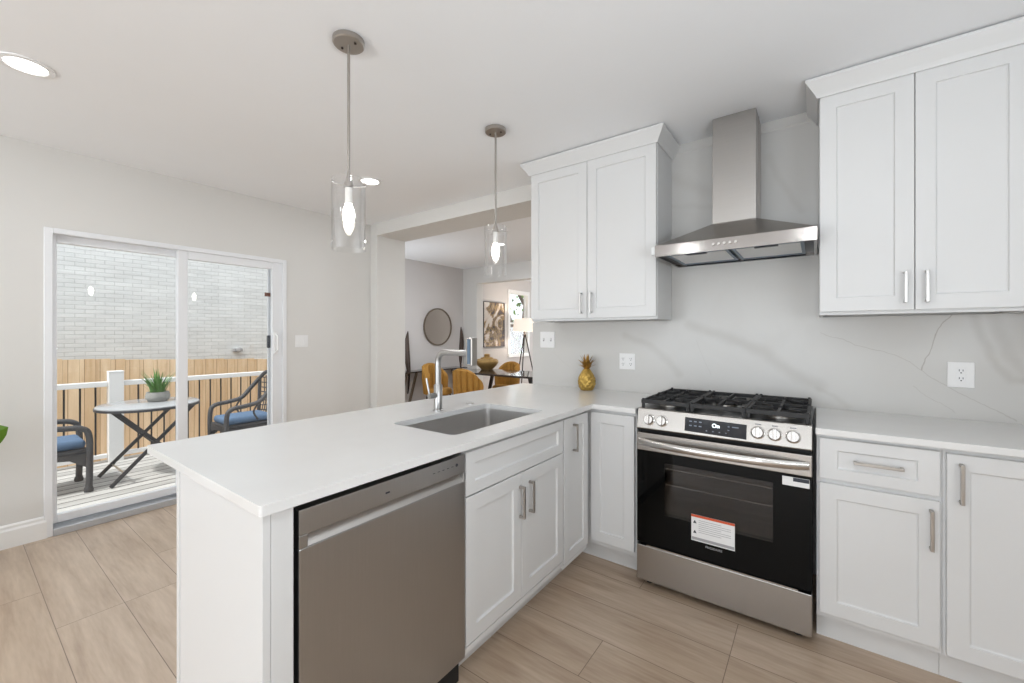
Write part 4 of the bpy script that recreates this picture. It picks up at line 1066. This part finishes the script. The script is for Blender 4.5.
# ================================================================== DINING / LIVING
mr_ = thing('round_mirror', 'round mirror with a thin bronze frame on the dining room wall', 'mirror', (LX, 2.25, 1.44))
MB().lathe([(.300, .002), (.323, .002), (.323, .03), (.312, .032), (.312, .018), (.300, .018)], (LX, 2.25, 1.44), 56, 'X', caps=False).build('frame', M['bronze'], mr_, smooth=True)
MB().lathe([(0, .004), (.311, .004), (.311, .017), (0, .017)], (LX, 2.25, 1.44), 56, 'X', caps=False).build('mirror_glass', M['mirror'], mr_)
def leaf_panel(label, y, z0, z1, tilt):
    t = thing('carved_wall_leaf', label, 'wall decoration', (LX, y, (z0 + z1) / 2), 'carved wood leaves on the dining wall')
    mb = MB(); rings = []
    for i in range(15):
        tt = i / 14; z = z0 + (z1 - z0) * tt; w_ = (.010 if tt < .3 else .010 + .05 * math.sin(PI * ((tt - .3) / .7) ** .9) ** .8 if tt < .999 else .003); yc = y + .02 * math.sin(tt * PI * 2) * tilt; dpt = .012 + .02 * math.sin(PI * tt)
        rings.append([(LX + .003, yc - w_, z), (LX + .003 + dpt, yc - w_ * .4, z), (LX + .003 + dpt * .7, yc, z), (LX + .003 + dpt, yc + w_ * .5, z), (LX + .003, yc + w_, z)])
    mb.loft(rings).build('blade', M['walnut'], t, smooth=False)
leaf_panel('dark carved wood leaf on the dining wall left of the round mirror', 1.60, .36, 1.36, 1)
leaf_panel('dark carved wood leaf in the dining wall corner right of the mirror', 2.835, .50, 1.45, -1)
# console under the mirror
cs = thing('console_table', 'thin dark metal console table standing under the round mirror', 'table', (-4.1, 1.9, 0))
MB().box(LX + .03, -3.98, 1.15, 2.70, .715, .735).build('tabletop', M['darkglass'], cs, bevel=.002)
for y_, s in ((1.55, -1), (2.55, 1)):
    for x in (LX + .05, -4.0):
        MB().bar((x, y_, .715), (x, y_ + s * .22, .002), .03, .03, (1, 0, 0)).build('leg', M['bronze'], cs)
# dining table
TX0, TX1, TY0, TY1 = -3.36, -1.75, 1.68, 2.40
dt = thing('dining_table', 'long dark glass-topped dining table beyond the wall opening', 'table', (-2.75, 2.04, 0))
MB().box(TX0, TX1, TY0, TY1, .735, .76).build('tabletop', M['darkglass'], dt, bevel=.003)
for x, s in ((TX0 + .3, -1), (TX1 - .3, 1)):
    for y_ in (TY0 + .12, TY1 - .12):
        MB().bar((x, y_, .735), (x + s * .18, y_, .002), .04, .04, (0, 1, 0)).build('leg', M['darkmetal'], dt)
MB().box(TX0 + .3, TX1 - .3, 2.02, 2.06, .69, .733).build('stretcher', M['darkmetal'], dt)
# channel-tufted chairs (local frame: faces +Y, back at -Y)
def dining_chair(label):
    t = thing('dining_chair', label, 'chair', (0, 0, 0), 'mustard velvet dining chairs')
    mb = MB(); n = 90; outer_, inner_ = [], []
    R = .195
    cols = []
    for i in range(n + 1):
        a = PI * (1.0 + 1.0 * i / n)      # 180..360 deg around the back
        side = abs(2 * i / n - 1); top = .86 - .20 * side ** 2.6
        ch_ = .026 * abs(math.sin(i / n * PI * 9)) ** .5
        ro = R + .012 + ch_; ri = R - .035 - ch_ * .6
        ca, sa_ = math.cos(a), math.sin(a)
        cols.append([(ro * ca * .97, ro * sa_ * .95, .40), (ro * ca * 1.05, ro * sa_ * 1.08, .62), (ro * ca * 1.0, ro * sa_ * 1.12, top - .02), ((R - .01) * ca, (R - .01) * sa_ * 1.12, top), (ri * ca, ri * sa_ * 1.12, top - .02), (ri * ca * 1.03, ri * sa_ * 1.05, .62), (ri * ca * .97, ri * sa_ * .95, .40)])
    mb.loft(cols).build('backrest', M['mustard'], t, smooth=True)
    MB().lathe([(0, .39), (.18, .39), (.20, .41), (.20, .455), (.18, .48), (0, .485)], (0, .02, 0), 32, caps=False).build('seat', M['mustard'], t, smooth=True)
    for sx in (-1, 1):
        for sy in (-1, 1):
            MB().tube([(sx * .12, .02 + sy * .12, .395), (sx * .17, .02 + sy * .17, .0)], [.014, .009], 10).build('leg', M['darkmetal'], t, smooth=True)
    return t
c0 = dining_chair('mustard velvet chair with its channelled back to the kitchen, nearest the faucet')
chairs = [(c0, (-2.70, 1.36), 0, None)]
for loc, rz, lbl in (((-3.70, 1.72), -PI / 2, 'mustard velvet chair half hidden behind the faucet, at the far left table end'),
                     ((-3.08, 2.62), PI, 'mustard velvet chair on the far side of the table below the painting'),
                     ((-2.42, 2.66), PI, 'mustard velvet chair on the far side of the table beside the range wall')):
    c_ = copy_tree(c0); c_['label'] = lbl; c_.location = (*loc, 0); c_.rotation_euler = (0, 0, rz)
c0.location = (-2.76, 1.43, 0)
# bowl
bo = thing('gold_bowl', 'round antique gold bowl with a lid knob standing on the dining table', 'bowl', (-3.15, 2.24, .76))
MB().lathe([(0, .7605), (.09, .7605), (.10, .775), (.155, .83), (.182, .875), (.178, .905), (.15, .925), (.12, .93), (.08, .928), (0, .928)], (-3.15, 2.24, 0), 40, caps=False).build('bowl_body', M['bowl'], bo, smooth=True)
MB().lathe([(0, .9285), (.10, .9285), (.10, .945), (.05, .96), (.04, .975), (.055, .99), (.03, 1.005), (0, 1.007)], (-3.15, 2.24, 0), 32, caps=False).build('lid', M['bowl'], bo, smooth=True)
# painting
pt = thing('framed_painting', 'abstract brown, gold and white painting in a thin dark frame on the far wall', 'painting', (LX, 3.79, 1.51))
MB().box(LX + .003, LX + .028, 3.465, 4.12, 1.07, 1.95).build('canvas', M['art'], pt)
MB().box(LX + .003, LX + .034, 3.453, 4.132, 1.951, 1.962).box(LX + .003, LX + .034, 3.453, 4.132, 1.056, 1.069).box(LX + .003, LX + .034, 3.453, 3.4645, 1.069, 1.951).box(LX + .003, LX + .034, 4.1205, 4.132, 1.069, 1.951).build('frame', M['darkmetal'], pt)
# tripod lamp
lx, ly = -3.78, 4.20
fl_ = thing('floor_lamp', 'tripod floor lamp with a cream drum shade in front of the far window', 'lamp', (lx, ly, 0))
MB().lathe([(.235, 1.37), (.215, 1.63), (.21, 1.63), (.23, 1.37), (.235, 1.37)], (lx, ly, 0), 36, caps=False).build('lamp_shade', M['lampshade'], fl_, smooth=True)
MB().lathe([(0, 1.26), (.03, 1.26), (.035, 1.30), (.012, 1.33), (.012, 1.42), (0, 1.42)], (lx, ly, 0), 18, caps=False).build('socket', M['darkmetal'], fl_, smooth=True)
for k in range(3):
    a = 2 * PI * k / 3 + .35
    MB().tube([(lx + .02 * math.cos(a), ly + .02 * math.sin(a), 1.28), (lx + .30 * math.cos(a), ly + .30 * math.sin(a), .0)], .012, 10).build('leg', M['darkmetal'], fl_, smooth=True)

lg = light('lamp_glow', 'POINT', (lx, ly, 1.52), (0, 0, 0), 14, (1.0, .88, .74)); lg.data.shadow_soft_size = .04
